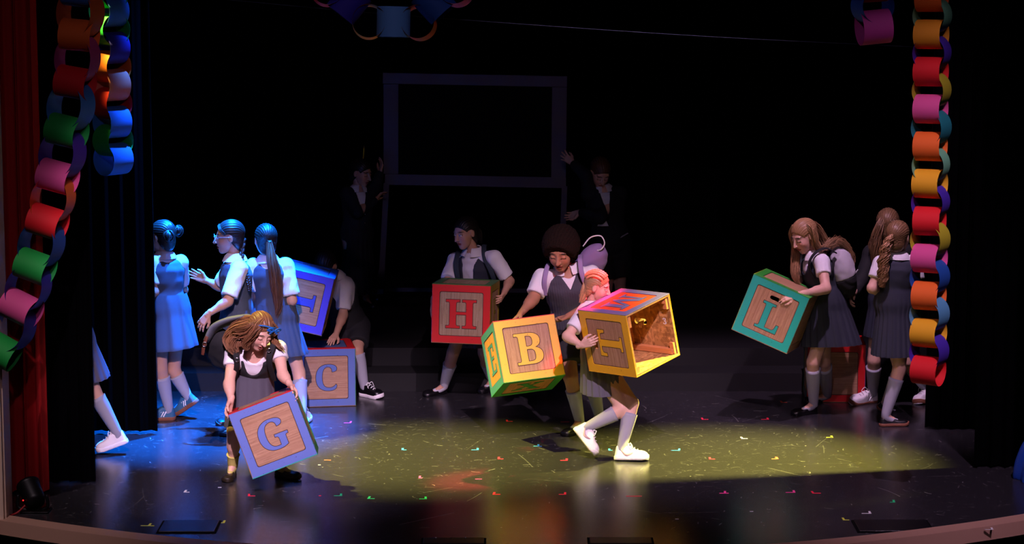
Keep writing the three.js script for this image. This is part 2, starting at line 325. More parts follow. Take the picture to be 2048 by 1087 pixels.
// palm and five fingers; local y towards the fingertips, z out of the palm, thumb on side * x
function handShape(wrist, dir, normal, side, curl, spread, s, skin) {
  const y = dir.clone().normalize(), z = normal.clone().addScaledVector(y, -normal.dot(y)).normalize(), x = y.clone().cross(z), rows = [];
  const seg = (a, b, ra, rb) => rows.push([a, b, ra, rb]);
  const F = [[0.027, 0.082, 0.07], [0.009, 0.087, 0.079], [-0.009, 0.084, 0.073], [-0.026, 0.075, 0.057]], rad = [0.0088, 0.009, 0.0085, 0.0075];
  F.forEach(([fx, fy, len], i) => {
    seg(V(side * fx * 0.55, 0.0, 0), V(side * fx, fy, 0), 0.016, 0.0115);
    let p = V(side * fx, fy, 0), a = curl[0] + i * 0.06; const sp = side * fx * spread * 9, r = rad[i];
    for (const [k, f] of [[0, 0.44], [1, 0.31], [2, 0.25]]) {
      const d = V(Math.sin(sp) * Math.cos(a), Math.cos(sp) * Math.cos(a), Math.sin(a)), q = p.clone().addScaledVector(d, len * f);
      seg(p, q, r * (1 - k * 0.1), r * (0.92 - k * 0.1)); p = q; a += curl[1] * (k ? 0.8 : 1);
    }
  });
  const t0 = V(side * 0.02, 0.022, 0.006), t1 = V(side * 0.045, 0.05, 0.012 + curl[2] * 0.014), t2 = V(side * (0.058 - curl[2] * 0.012), 0.078, 0.012 + curl[2] * 0.036), t3 = V(side * (0.062 - curl[2] * 0.028), 0.1, 0.014 + curl[2] * 0.05);
  seg(t0, t1, 0.017, 0.0125); seg(t1, t2, 0.012, 0.0098); seg(t2, t3, 0.0098, 0.0075);
  seg(V(0, -0.03, 0), V(0, 0.01, 0), 0.024, 0.022);
  const f = capsules(rows, 0.007), lo = [-0.1, -0.06, -0.13], hi = [0.1, 0.21, 0.13];
  const g = nets(f, lo, hi, 0.004, skin);
  return g.applyMatrix4(new THREE.Matrix4().makeBasis(x, y, z).scale(V(s, s, s)).setPosition(wrist));
}

function shoeShapes(heel, fwd, up, len, opt) {
  const side = up.clone().cross(fwd).normalize(), k = len / 0.255, T = new THREE.Matrix4().makeBasis(side, up, fwd).scale(V(k * (opt.chunky ? 1.1 : 1), k * (opt.chunky ? 1.32 : 1), k)).setPosition(heel);
  const foot = (x, z, e) => { const t = clamp(z / 0.255, 0, 1), hw = 0.03 + 0.012 * sstep(t, 0.35, 0.72) + e; return Math.max(Math.hypot(x, z < 0.034 ? z - 0.034 : z > 0.215 ? (z - 0.215) * 1.05 : 0) - hw, -1); };
  const sole = (x, y, z) => smax(foot(x, z, opt.chunky ? 0.01 : 0.005), Math.abs(y - 0.014 - 0.012 * sstep(z, 0.2, 0.27)) - 0.014, 0.006);
  const topAt = (z) => lerp(opt.chunky ? 0.098 : 0.092, opt.chunky ? 0.06 : 0.052, sstep(z, 0.075, 0.19)) - 0.01 * sstep(z, 0.2, 0.26);
  const low = opt.low ? 0.01 : 0;
  const upper = (x, y, z) => {
    let d = smax(foot(x, z, opt.chunky ? 0.007 : 0.002) + clamp(y - 0.02, 0, 1) * 0.22, y - topAt(z) + low * (1 - sstep(z, 0.12, 0.2)), 0.02);
    d = smax(d, 0.004 - y, 0.002);
    return smax(d, -ell(x, y, z, 0, 0.1 - low * 0.9, 0.058, 0.028, 0.03, 0.05), 0.006);
  };
  const lo = [-0.07, -0.012, -0.02], hi = [0.07, 0.12, 0.285], out = { T };
  out.upper = nets(upper, lo, hi, 0.006).applyMatrix4(T);
  out.sole = nets(sole, lo, [0.07, 0.05, 0.285], 0.006).applyMatrix4(T);
  if (opt.lace) out.lace = merged([0, 1, 2, 3].map((i) => tube([V(-0.024, topAt(0.1 + i * 0.024) - 0.008, 0.1 + i * 0.024), V(0, topAt(0.1 + i * 0.024) + 0.005, 0.104 + i * 0.024), V(0.024, topAt(0.1 + i * 0.024) - 0.008, 0.1 + i * 0.024)], 0.0035, 5, 6)).concat([tube([V(0, 0.085, 0.1), V(-0.03, 0.1, 0.12), V(-0.036, 0.07, 0.14), V(-0.005, 0.085, 0.104)], 0.0025, 5, 10), tube([V(0, 0.085, 0.1), V(0.03, 0.1, 0.118), V(0.04, 0.065, 0.13)], 0.0025, 5, 8)])).applyMatrix4(T);
  if (opt.stripes) out.stripe = merged([0, 1, 2].flatMap((i) => [-1, 1].map((q) => tube([V(q * 0.034, 0.03, 0.1 + i * 0.02), V(q * 0.026, 0.062, 0.075 + i * 0.02)], 0.005, 6, 0)))).applyMatrix4(T);
  if (opt.mark) out.mark = merged([-1, 1].map((q) => tube([V(q * 0.03, 0.062, 0.045), V(q * 0.0385, 0.03, 0.09), V(q * 0.04, 0.036, 0.12), V(q * 0.033, 0.052, 0.165)], [0.003, 0.009, 0.006, 0.002], 6, 14, { flat: 0.5, side: V(0, 1, 0) }))).applyMatrix4(T);
  return out;
}

// strands of hair following a path
function lock(pts, rad, n, base, { wave = 0, turns = 3, thick = 0.0034, steps = 14, spread = 1 } = {}) {
  const out = [], c = new THREE.CatmullRomCurve3(pts, false, 'centripetal'), total = pts.length;
  const R = (t) => { const f = t * (rad.length - 1) * 0.9999; return lerp(rad[Math.floor(f)], rad[Math.floor(f) + 1], f % 1); };
  n = Math.round(n * 1.7);
  for (let i = 0; i < n; i++) {
    const a = rr(0, 6.28), q = Math.sqrt(rnd()), ph = rr(0, 6.28), end = rr(0.82, 1), k = rr(0.6, 1.45), P = [], w = wave * rr(0.6, 1.3);
    for (let s = 0; s <= steps; s++) {
      const t = s / steps * end, p = c.getPoint(t), d = c.getTangent(t), x = V(1, 0, 0).addScaledVector(d, -d.x).normalize(), y = d.clone().cross(x), r = R(t) * q * (1 + 0.25 * Math.sin(t * 5 + ph));
      const u = Math.cos(a + t * 0.8) * r + Math.cos(t * turns * 6.28 + ph) * w * Math.min(1, t * 2.5), v = Math.sin(a + t * 0.8) * r + Math.sin(t * turns * 6.28 + ph) * w * Math.min(1, t * 2.5);
      P.push(p.addScaledVector(x, u).addScaledVector(y, v));
    }
    out.push(tube(P, (t) => thick * rrk[i % 16] * (1 - 0.75 * t * t), 5, 0, { color: base.map((b) => b * k), flat: 0.7 }));
  }
  return merged(out);
}
const rrk = Array.from({ length: 16 }, () => rr(0.7, 1.3));

function person(o) {
  const k = o.k ?? 1, bd = o.build ?? 1, y0 = o.y0 ?? 0, J = {}, skin = o.skin ?? SKIN.fair;
  for (const [n, p] of Object.entries(o.j)) J[n] = p.isVector3 ? p.clone() : p.length === 2 ? onFloor(p[0], p[1], y0) : at(p[0], p[1], o.z + p[2]);
  const base = V(J.pv.x, y0, (J.heelA.z + J.heelB.z) / 2), g = thing('person', o.label, 'person', base);
  const U = J.nk.clone().sub(J.pv), L = U.length(); U.normalize();
  let R = J.sB.clone().sub(J.sA).normalize(); const N = R.clone().cross(U).normalize(); R = U.clone().cross(N); const F = N.clone().multiplyScalar(o.front ?? 1), hipW = 0.078 * k * bd;
  const ft = {};
  for (const s of ['A', 'B']) {
    const heel = J['heel' + s], toe = J['toe' + s], knee = J['k' + s], fw = toe.clone().sub(heel).normalize(), up = knee.clone().sub(heel); up.addScaledVector(fw, -up.dot(fw)).normalize();
    J['an' + s] = heel.clone().addScaledVector(fw, 0.052 * k).addScaledVector(up, 0.085 * k); ft[s] = { fw, up };
    J['h' + s] = J.pv.clone().addScaledVector(R, (s === 'A' ? -1 : 1) * hipW).addScaledVector(U, -0.02);
  }
  const head = headShape(J.hd, { skin, s: k * (o.headScale ?? 1.15), ...o.face });
  const torso = (x, y, z, inf, rib = 0) => {
    const dx = x - J.pv.x, dy = y - J.pv.y, dz = z - J.pv.z, u = dx * R.x + dy * R.y + dz * R.z, v = dx * U.x + dy * U.y + dz * U.z, w = dx * F.x + dy * F.y + dz * F.z;
    const t = v / L, f = clamp((t + 0.2) * 100, 0, 129.99), i = f | 0, q = f - i, T0 = TABLE[i], T1 = TABLE[i + 1], a = (T0[0] + (T1[0] - T0[0]) * q) * k * bd + inf, b = (T0[1] + (T1[1] - T0[1]) * q) * k * bd * (o.bust && w > 0 ? 1 + o.bust * Math.exp(-(((t - 0.68) / 0.14) ** 2)) : 1) + inf;
    const m = Math.sqrt(u * u / (a * a) + w * w / (b * b));
    let d = (m - 1) * Math.min(a, b); d = Math.max(d, (v - L * 1.03) , -(v + L * 0.22) - inf);
    return rib ? d + rib * Math.sin(u * 330) : d;
  };
  const ua = 0.043 * k * (0.5 + bd * 0.5), limbs = [];
  for (const s of ['A', 'B']) {
    const S = J['s' + s], Eb = J['e' + s], W = J['w' + s], H = J['h' + s], K = J['k' + s], An = J['an' + s];
    limbs.push([S, Eb, ua * 1.18, ua * 0.86], [Eb, W, ua * 0.9, 0.025 * k], [S, J.nk.clone().addScaledVector(U, -0.06), ua * 1.1, 0.045 * k]);
    const fm = Eb.clone().lerp(W, 0.3); limbs.push([Eb, fm, ua * 0.85, ua * 0.9]);
    limbs.push([H, K, 0.08 * k * (0.4 + 0.6 * bd), 0.052 * k * (0.6 + 0.4 * bd)], [K, An, 0.05 * k, 0.032 * k], [K.clone().lerp(An, 0.15), K.clone().lerp(An, 0.45), 0.047 * k, 0.05 * k], [An, J['heel' + s].clone().addScaledVector(ft[s].fw, 0.16 * k).addScaledVector(ft[s].up, 0.032), 0.028 * k, 0.02 * k]);
  }
  const hm = V(0, -0.05, -0.022).applyMatrix4(head.M);
  limbs.push([J.nk.clone().addScaledVector(U, -0.03), hm, 0.05 * k, 0.047 * k]);
  const lf = capsules(limbs, 0.022), lo = [9, 9, 9], hi = [-9, -9, -9];
  for (const [n, p] of Object.entries(J)) if (n !== 'hd') [p.x, p.y, p.z].forEach((c, i) => { lo[i] = Math.min(lo[i], c); hi[i] = Math.max(hi[i], c); });
  for (let i = 0; i < 3; i++) { lo[i] -= 0.17 * bd; hi[i] += 0.17 * bd; }
  const skinAt = skin;
  const geos = [nets((x, y, z) => smin(torso(x, y, z, 0), lf(x, y, z), 0.03), lo, hi, 0.013, skinAt), head.geo];
  for (const s of ['A', 'B']) {
    const h = o['hand' + s] ?? {}, W = J['w' + s], d = h.tip?.isVector3 ? h.tip.clone().sub(W) : h.tip ? at(h.tip[0], h.tip[1], o.z + h.tip[2]).sub(W) : W.clone().sub(J['e' + s]);
    geos.push(handShape(W.clone().addScaledVector(d.clone().normalize(), 0.005), d, h.n ? V(...h.n) : R.clone().multiplyScalar(s === 'A' ? 1 : -1), h.side ?? (s === 'A' ? 1 : -1), h.curl ?? [0.25, 0.3, 0.4], h.spread ?? 0.6, k * 0.95, skin));
  }
  part(g, 'body', merged(geos), MP.skin);
  const api = { g, J, R, U, F, L, k, head, torso, lo, hi };
  // cloth that follows trunk and arms
  api.top = (name, mat, { inf = 0.012, v0 = 0, v1 = 0.955, sleeve = 0, flare = 0.016, arm = 0, armOut = 0.055, neckW = 0.07, front = 0, back = 0, vee = false, gap = 0, rib = 0, wr = 0.003, cell = 0.0105, label } = {}) => {
    const caps = [], cuts = [];
    if (sleeve) for (const s of ['A', 'B']) {
      const S = J['s' + s], Eb = J['e' + s], W = J['w' + s], lowArm = sleeve > 1, d = Eb.clone().sub(S), e = S.clone().addScaledVector(d, Math.min(1, sleeve));
      caps.push([S, lowArm ? Eb : e.clone().addScaledVector(d.clone().normalize(), 0.03), ua * 1.18 + flare * 0.75, ua * (lowArm ? 0.86 : 1.0) + flare]);
      if (lowArm) { const q = Eb.clone().lerp(W, sleeve - 1); caps.push([Eb, q, ua * 0.9 + flare, 0.026 * k + flare]); }
      caps.push([S, J.nk.clone().addScaledVector(U, -0.06), ua * 1.1 + inf, 0.045 * k + inf]);
      if (!lowArm) cuts.push([e, d.normalize()]);
    }
    const cf = caps.length ? capsules(caps, 0.02) : null;
    const holes = arm ? capsules(['A', 'B'].map((s) => [J['s' + s].clone().addScaledVector(U, 0.04).addScaledVector(R, (s === 'A' ? -1 : 1) * armOut * k), J['s' + s].clone().lerp(J['e' + s], 0.55).addScaledVector(R, (s === 'A' ? -1 : 1) * armOut * 0.6 * k), arm * k, arm * k]), 0.01) : null;
    const f = (x, y, z) => {
      const wn = wr ? wr * noise3(x * 26, y * 17, z * 26) : 0;
      const dx = x - J.pv.x, dy = y - J.pv.y, dz = z - J.pv.z, u = dx * R.x + dy * R.y + dz * R.z, v = dx * U.x + dy * U.y + dz * U.z, w = dx * F.x + dy * F.y + dz * F.z;
      let d = Math.max(torso(x, y, z, inf, rib), sleeve ? v - 1.02 * L : v - v1 * L, v0 * L - v);
      if (cf) {
        let c = cf(x, y, z);
        for (const [p, q] of cuts) { const h = (x - p.x) * q.x + (y - p.y) * q.y + (z - p.z) * q.z, rr2 = Math.hypot(x - p.x, y - p.y, z - p.z); if (rr2 < 0.16) c = Math.max(c, h); }
        d = smin(d, c, 0.025);
        d = Math.max(d, -Math.max(v1 * L - v, Math.hypot(u, w) - 0.064 * k));
      }
      if (holes) d = smax(d, -holes(x, y, z), 0.006);
      const dep = (w > 0 ? front : back) * L;
      if (dep) { const h = (L * 1.0 - v), e = vee ? (Math.abs(u) / (neckW * k) + h / dep - 1) * neckW * k * 0.8 : (Math.hypot(u / (neckW * k), h / dep) - 1) * Math.min(neckW * k, dep); d = Math.max(d, -e); }
      if (gap && w > 0) d = Math.max(d, gap - Math.abs(u));
      return d + wn;
    };
    return part(g, name, nets(f, lo, hi, cell), mat, label);
  };
  api.collar = (mat = MP.shirt, s = 1) => {
    const pr = [[0.054, 0.026], [0.059, 0.034], [0.082, 0.012], [0.104, -0.03], [0.1, -0.033], [0.074, 0.002], [0.054, 0.026]].map(([a, b]) => new THREE.Vector2(a * k * s, b * k));
    const lg = new THREE.LatheGeometry(pr, 28, 0.28, 2 * Math.PI - 0.56), side = F.clone(), a = U.clone().cross(side).normalize();
    lg.applyMatrix4(new THREE.Matrix4().makeBasis(a, U, side).setPosition(J.nk.clone().addScaledVector(U, 0.012 * k)));
    return part(g, 'collar', lg, mat);
  };
  api.skirt = (name, mat, { waist, hem, rw = [0.125, 0.105], rh = [0.24, 0.2], n = 22, amp = 0.012, slope = 0, drop = 0, sway = 0, label }) => {
    const a = at(waist[0], waist[1], o.z + waist[2]), b = at(hem[0], hem[1], o.z + hem[2]), X = V(R.x, 0, R.z).normalize(), Z = V(-X.z, 0, X.x), rows = 14, seg = n * 8, pos = [], idx = [];
    for (const inn of [0, 1]) for (let j = 0; j <= rows; j++) for (let i = 0; i < seg; i++) {
      const t = j / rows, w = i / seg * 2 * Math.PI, e = Math.pow(t, 0.8), saw = ((i / seg * n) % 1), pl = amp * Math.pow(t, 0.7) * ((saw < 0.7 ? saw / 0.7 : (1 - saw) / 0.3) - 0.5 + 0.35 * Math.sin(w * 3 + 1 + sway)), m = -inn * 0.004;
      const c = a.clone().lerp(b, t), vv = c.clone().sub(J.pv).dot(U) / L, pf = vv > -0.2 ? profile(vv) : [0, 0];
      const rx = Math.max(lerp(rw[0], rh[0], e) * k, pf[0] * k * bd + 0.034) + pl + m, rz = Math.max(lerp(rw[1], rh[1], e) * k, pf[1] * k * bd + 0.034) + pl + m;
      c.addScaledVector(X, Math.cos(w) * rx).addScaledVector(Z, Math.sin(w) * rz); c.y += slope * Math.cos(w) * t + drop * Math.sin(w) * t;
      pos.push(c.x, c.y, c.z);
    }
    const O = seg * (rows + 1);
    for (let j = 0; j < rows; j++) for (let i = 0; i < seg; i++) { const p = j * seg + i, q = j * seg + (i + 1) % seg; idx.push(p, p + seg, q, q, p + seg, q + seg, O + p, O + q, O + p + seg, O + q, O + q + seg, O + p + seg); }
    for (let i = 0; i < seg; i++) { const p = rows * seg + i, q = rows * seg + (i + 1) % seg; idx.push(p, O + p, q, q, O + p, O + q); }
    return part(g, name, finish(pos, idx), mat, label);
  };
  api.socks = (mat, t0 = 0.2) => {
    for (const s of ['A', 'B']) {
      const K = J['k' + s], An = J['an' + s], P = [], n = 12; for (let i = 0; i <= n; i++) P.push(K.clone().lerp(An, lerp(t0, 1, i / n)));
      const foot = (z, y) => J['heel' + s].clone().addScaledVector(ft[s].fw, z * k).addScaledVector(ft[s].up, y * k); P.push(foot(0.07, 0.066), foot(0.1, 0.05), foot(0.15, 0.036));
      const r = (q) => { const i = q * 15 / 12; if (i > 1) return k * lerp(0.037, 0.024, Math.min(1, (i - 1) * 4)); const t = lerp(t0, 1, i); return k * (lerp(0.05, 0.032, t) + 0.0055 * Math.exp(-(((t - 0.33) / 0.22) ** 2)) + lerp(0.0105, 0.005, sstep(t, 0.6, 1))) + (i < 0.04 ? 0.003 : 0) + 0.0008 * Math.sin(i * 70); };
      part(g, 'sock', tube(P, r, 20, 0), mat);
    }
  };
  api.shoes = (opt) => {
    for (const s of ['A', 'B']) {
      const q = shoeShapes(J['heel' + s], ft[s].fw, ft[s].up, (opt.len ?? 0.25) * k, opt), u = part(g, 'shoe', q.upper, opt.mat);
      part(u, 'sole', q.sole, opt.sole ?? opt.mat);
      if (q.lace) part(u, 'laces', q.lace, MP.lace);
      if (q.stripe) part(u, 'stripes', q.stripe, MP.lace);
      if (q.mark) part(u, 'side_mark', q.mark, MP.mark);
    }
  };
  api.legs = (mat, t, inf, name = 'shorts') => {
    const rows = []; for (const s of ['A', 'B']) rows.push([J['h' + s], J['h' + s].clone().lerp(J['k' + s], t + 0.1), 0.08 * k * bd + inf, 0.064 * k * bd + inf * 1.6]);
    const f0 = capsules(rows, 0.02), cuts = ['A', 'B'].map((s) => [J['h' + s].clone().lerp(J['k' + s], t), J['k' + s].clone().sub(J['h' + s]).normalize()]);
    const f = (x, y, z) => { const dx = x - J.pv.x, dy = y - J.pv.y, dz = z - J.pv.z, v = dx * U.x + dy * U.y + dz * U.z; let d = smin(f0(x, y, z), Math.max(torso(x, y, z, inf), v - 0.32 * L), 0.03); for (const [p, q] of cuts) d = Math.max(d, Math.hypot(x - p.x, y - p.y, z - p.z) < 0.2 ? (x - p.x) * q.x + (y - p.y) * q.y + (z - p.z) * q.z : -1); return d + 0.002 * noise3(x * 30, y * 30, z * 30); };
    return part(g, name, nets(f, lo, hi, 0.012), mat);
  };
  api.hp = (x, y, z) => V(x, y, z).applyMatrix4(head.M);           // a point given on the head
  api.w = (x, y, z) => at(x, y, o.z + z);
  // cap of hair combed over the skull, plus locks
  api.hair = (color, locks = [], { cap = true, line = [0.066, 0.075], tilt = [-0.62, 0.78], puff = 0, nape = 0.06, groove = 46, mid = 0 } = {}) => {
    const geos2 = [];
    if (cap) {
      const f = (x, y, z) => {
        let d = ell(x, y, z, 0, 0.036, -0.018, 0.08 + puff, 0.088 + puff, 0.098 + puff);
        d = smin(d, ell(x, y, z, 0, -0.03, -0.045, 0.066 + puff * 0.6, nape + 0.02, 0.056 + puff * 0.6), 0.02);
        d = smax(d, (y - line[0]) * tilt[0] + (z - line[1]) * tilt[1], 0.008);
        d = smax(d, -ell(Math.abs(x), y, z, 0.078, -0.004, 0.012, 0.03, 0.034, 0.03), 0.006);
        if (mid) d += 0.005 * Math.exp(-((x / 0.004) ** 2)) * (y > 0.02 ? 1 : 0);
        return d + (puff ? 0.003 * noise3(x * 260, y * 260, z * 260) + 0.003 * noise3(x * 120, y * 120, z * 120) : 0.0016 * Math.sin(Math.atan2(x, y + 0.02) * groove + Math.sin(z * 60) * 0.8));
      };
      geos2.push(nets(f, [-0.13, -0.13, -0.16], [0.13, 0.17, 0.13], 0.0044, (x, y, z) => { const q = 0.85 + 0.35 * Math.sin(Math.atan2(x, y + 0.02) * groove * 1.7 + z * 30) * Math.sin(x * 170); return color.map((c) => c * q); }).applyMatrix4(head.M));
    }
    for (const l of locks) geos2.push(l);
    return part(g, 'hair', merged(geos2), puff ? MP.afro : MP.hair);
  };
  return api;
}
const HAIR = { black: [0.014, 0.01, 0.009], dark: [0.022, 0.014, 0.011], brown: [0.2, 0.085, 0.04], light: [0.34, 0.18, 0.085], blond: [0.55, 0.3, 0.15] };
const backpackStrap = (p, mat, pts, w = 0.02, side) => part(p, 'strap', tube(pts, w, 10, 18, { flat: 0.28, side }), mat);

// walking off behind the leg curtain: skirt corner, stocking and white sneaker show
{
  const p = person({ z: 0.95, label: 'person stepping off behind the black curtain in a white sneaker and grey stocking', k: 1.0, front: -1, face: { yaw: -95 },
    j: { hd: [125, 505, 0], nk: [133, 545, 0], pv: [150, 680, 0], sA: [128, 560, -0.15], sB: [142, 560, 0.17], eA: [110, 610, -0.2], wA: [90, 640, -0.2], eB: [145, 625, 0.24], wB: [120, 665, 0.24], kA: [135, 780, -0.08], heelA: [128, 893], toeA: [66, 897], kB: [190, 785, 0.06], heelB: [257, 884, 0.03], toeB: [194, 906, 0.06] } });
  p.top('shirt', MP.shirt, { sleeve: 0.6 }); p.collar();
  p.top('pinafore', MP.navy, { inf: 0.022, v0: 0.04, v1: 0.92, arm: 0.068, front: 0.3, back: 0.12, neckW: 0.07 });
  p.skirt('skirt', MP.skirtGrey, { waist: [149, 655, 0], hem: [168, 750, 0], rh: [0.19, 0.2], slope: -0.03, n: 16 });
  p.socks(MP.sock, 0.1); p.shoes({ mat: MP.whiteShoe, sole: MP.whiteSole, lace: true, chunky: true });
  p.hair(HAIR.dark, [lock([p.hp(0, 0.03, -0.1), p.hp(0, -0.04, -0.14), p.hp(0, -0.16, -0.13)], [0.016, 0.024, 0.01], 30, HAIR.dark)]);
}
// two buns, seen from behind
{
  const p = person({ z: -0.3, label: 'person with two hair buns and teal striped shoes standing beside the curtain edge', skin: SKIN.tan, front: -1, face: { yaw: -125, pitch: 5 },
    j: { hd: [324, 473, 0], nk: [329, 512, 0], pv: [336, 622, 0.02], sA: [309, 526, 0.06], sB: [361, 524, -0.05], eA: [308, 583, 0.12], wA: [290, 620, 0.0], eB: [366, 580, -0.2], wB: [340, 610, -0.3], kA: [322, 738, 0.05], heelA: [351, 838], toeA: [306, 839], kB: [348, 740, -0.05], heelB: [397, 803, -0.06], toeB: [352, 832] } });
  p.top('shirt', MP.shirt, { sleeve: 0.75 }); p.collar();
  p.top('pinafore', MP.slate, { inf: 0.024, v0: 0.04, v1: 0.93, arm: 0.064, armOut: 0.07, front: 0.3, back: 0.1, neckW: 0.06 });
  p.skirt('skirt', MP.slate, { waist: [337, 586, 0.02], hem: [345, 693, 0.02], rw: [0.135, 0.115], rh: [0.205, 0.19], n: 9, amp: 0.02, slope: 0.015 });
  p.socks(MP.sock, 0.18); p.shoes({ mat: MP.tealShoe, sole: MP.tanSole, stripes: true, chunky: true });
  const bun = (x, y, z) => { const c = p.hp(x, y, z), out = []; for (let i = 0; i < 26; i++) { const a = rr(0, 6.28), b = rr(0, 6.28), q = [], r = rr(0.02, 0.046); for (let s = 0; s <= 10; s++) { const w = a + s * 0.42; q.push(c.clone().add(V(Math.cos(w) * r * Math.cos(b), Math.sin(w) * r, Math.cos(w) * r * Math.sin(b)))); } out.push(tube(q, 0.006, 5, 0, { color: HAIR.dark.map((v) => v * rr(0.6, 1.4)) })); } out.push(nets((X, Y, Z) => Math.hypot(X, Y, Z) - 0.036, [-0.05, -0.05, -0.05], [0.05, 0.05, 0.05], 0.01, HAIR.dark).translate(c.x, c.y, c.z)); return merged(out); };
  p.hair(HAIR.dark, [bun(0.05, 0.01, -0.115), bun(-0.095, 0.03, -0.075)], { mid: 1 });
}
// glasses and braid, pointing down
{
  const p = person({ z: 0.1, label: 'person with glasses and a long dark braid pointing down with one hand', skin: SKIN.tan, front: -1, face: { yaw: -82, pitch: 4, eyes: 'open', open: 0.4 },
    j: { hd: [458, 474, 0], nk: [470, 516, 0], pv: [475, 640, 0], sA: [462, 535, -0.17], sB: [478, 537, 0.16], eA: [440, 572, -0.24], wA: [413, 561, -0.26], eB: [456, 602, 0.26], wB: [417, 627, 0.3], kA: [470, 750, -0.1], heelA: [490, 845], toeA: [430, 850], kB: [478, 752, 0.1], heelB: [500, 868], toeB: [440, 872] },
    handB: { tip: [396, 655, 0.3], n: [0.3, -0.4, -1], side: 1, curl: [0.1, 0.3, 0.3], spread: 1.3 }, handA: { tip: [396, 553, -0.26], curl: [0.1, 0.15, 0.2] } });
  p.top('shirt', MP.shirt, { sleeve: 0.85, flare: 0.026, wr: 0.005 }); p.collar();
  p.top('pinafore', MP.slate, { inf: 0.026, v0: 0.04, v1: 0.93, arm: 0.072, front: 0.3, back: 0.1, neckW: 0.065 });
  p.skirt('skirt', MP.slate, { waist: [476, 615, 0], hem: [478, 722, 0], rw: [0.125, 0.125], rh: [0.2, 0.22], n: 20 });
  p.socks(MP.sock, 0.18); p.shoes({ mat: MP.darkShoe, low: true });
  const b = [p.hp(0.0, -0.02, -0.1), p.w(483, 520, 0.06), p.w(492, 545, 0.1), p.w(497, 566, 0.13), p.w(500, 582, 0.14)], c = new THREE.CatmullRomCurve3(b), braid = [];
  for (let s = 0; s < 3; s++) { const q = []; for (let i = 0; i <= 44; i++) { const t = i / 44, w = t * 34 + s * 2.094; q.push(c.getPoint(t).add(V(Math.cos(w) * 0.012, 0, Math.sin(w * 2) * 0.008))); } braid.push(tube(q, (t) => 0.012 * (1 - 0.45 * t), 7, 0, { color: HAIR.dark.map((v) => v * (0.8 + s * 0.25)) })); }
  p.hair(HAIR.dark, [...braid, lock([p.hp(0, 0.09, 0.06), p.hp(-0.05, 0.07, 0.06), p.hp(-0.078, 0.02, 0.02)], [0.01, 0.012, 0.01], 14, HAIR.dark), lock([p.hp(0, 0.09, 0.06), p.hp(0.05, 0.07, 0.06), p.hp(0.078, 0.02, 0.02)], [0.01, 0.012, 0.01], 14, HAIR.dark)], { line: [0.066, 0.07] });
  const gl = [];
  for (const x of [-0.031, 0.031]) gl.push(new THREE.TorusGeometry(0.021, 0.0022, 6, 24).translate(x, 0.006, 0.1));
  gl.push(tube([V(-0.011, 0.01, 0.101), V(0, 0.013, 0.103), V(0.011, 0.01, 0.101)], 0.002, 5, 6));
  for (const x of [-1, 1]) gl.push(tube([V(x * 0.052, 0.01, 0.098), V(x * 0.075, 0.012, 0.05), V(x * 0.08, 0.008, -0.01)], 0.002, 5, 8));
  part(p.g, 'glasses', merged(gl).applyMatrix4(p.head.M), MP.wire);
  part(p.g, 'neck_scarf', merged([tube([p.w(466, 518, -0.05), p.w(447, 530, 0.02), p.w(441, 548, 0.05)], [0.012, 0.014, 0.004], 8, 10, { flat: 0.4 }), tube([p.w(470, 517, 0.06), p.w(450, 531, 0.05), p.w(446, 543, 0.06)], [0.01, 0.012, 0.004], 8, 10, { flat: 0.4 })]), std(0x1d4f8a, 0.7));
}
// long ponytail, seen from behind
{
  const p = person({ z: -0.3, label: 'person with a long brown ponytail and pleated pinafore, back turned, beside the block lettered I', front: -1, face: { yaw: -160 },
    j: { hd: [531, 480, 0], nk: [535, 518, 0], pv: [548, 632, 0], sA: [507, 533, 0], sB: [571, 532, 0], eA: [500, 590, 0.02], wA: [505, 630, -0.15], eB: [584, 600, 0.04], wB: [575, 625, -0.18], kA: [535, 742, 0.02], heelA: [528, 838], toeA: [520, 826], kB: [598, 745, 0.02], heelB: [606, 851], toeB: [614, 838] } });
  p.top('shirt', MP.shirt, { sleeve: 0.85, flare: 0.03, wr: 0.005 }); p.collar();
  p.top('pinafore', MP.slate, { inf: 0.024, v0: 0.04, v1: 0.94, arm: 0.064, armOut: 0.07, front: 0.3, back: 0.14, neckW: 0.06 });
  p.skirt('skirt', MP.slate, { waist: [550, 606, 0], hem: [566, 706, 0], rw: [0.13, 0.11], rh: [0.205, 0.19], n: 20, amp: 0.014 });
  p.socks(MP.sock, 0.2); p.shoes({ mat: MP.whiteShoe, sole: MP.whiteSole, lace: true, chunky: true });
  const t = [p.hp(0, 0.01, -0.105), p.w(545, 525, 0.16), p.w(553, 570, 0.15), p.w(556, 610, 0.14), p.w(553, 638, 0.14)];
  p.hair(HAIR.dark, [lock(t, [0.018, 0.04, 0.045, 0.03, 0.012], 110, HAIR.brown.map((v) => v * 0.55), { wave: 0.004 }), tube([p.hp(-0.012, 0.012, -0.108), p.hp(0.0, 0.0, -0.124), p.hp(0.014, 0.012, -0.108)], 0.008, 8, 8, { color: HAIR.black })], { line: [0.07, 0.06] });
}
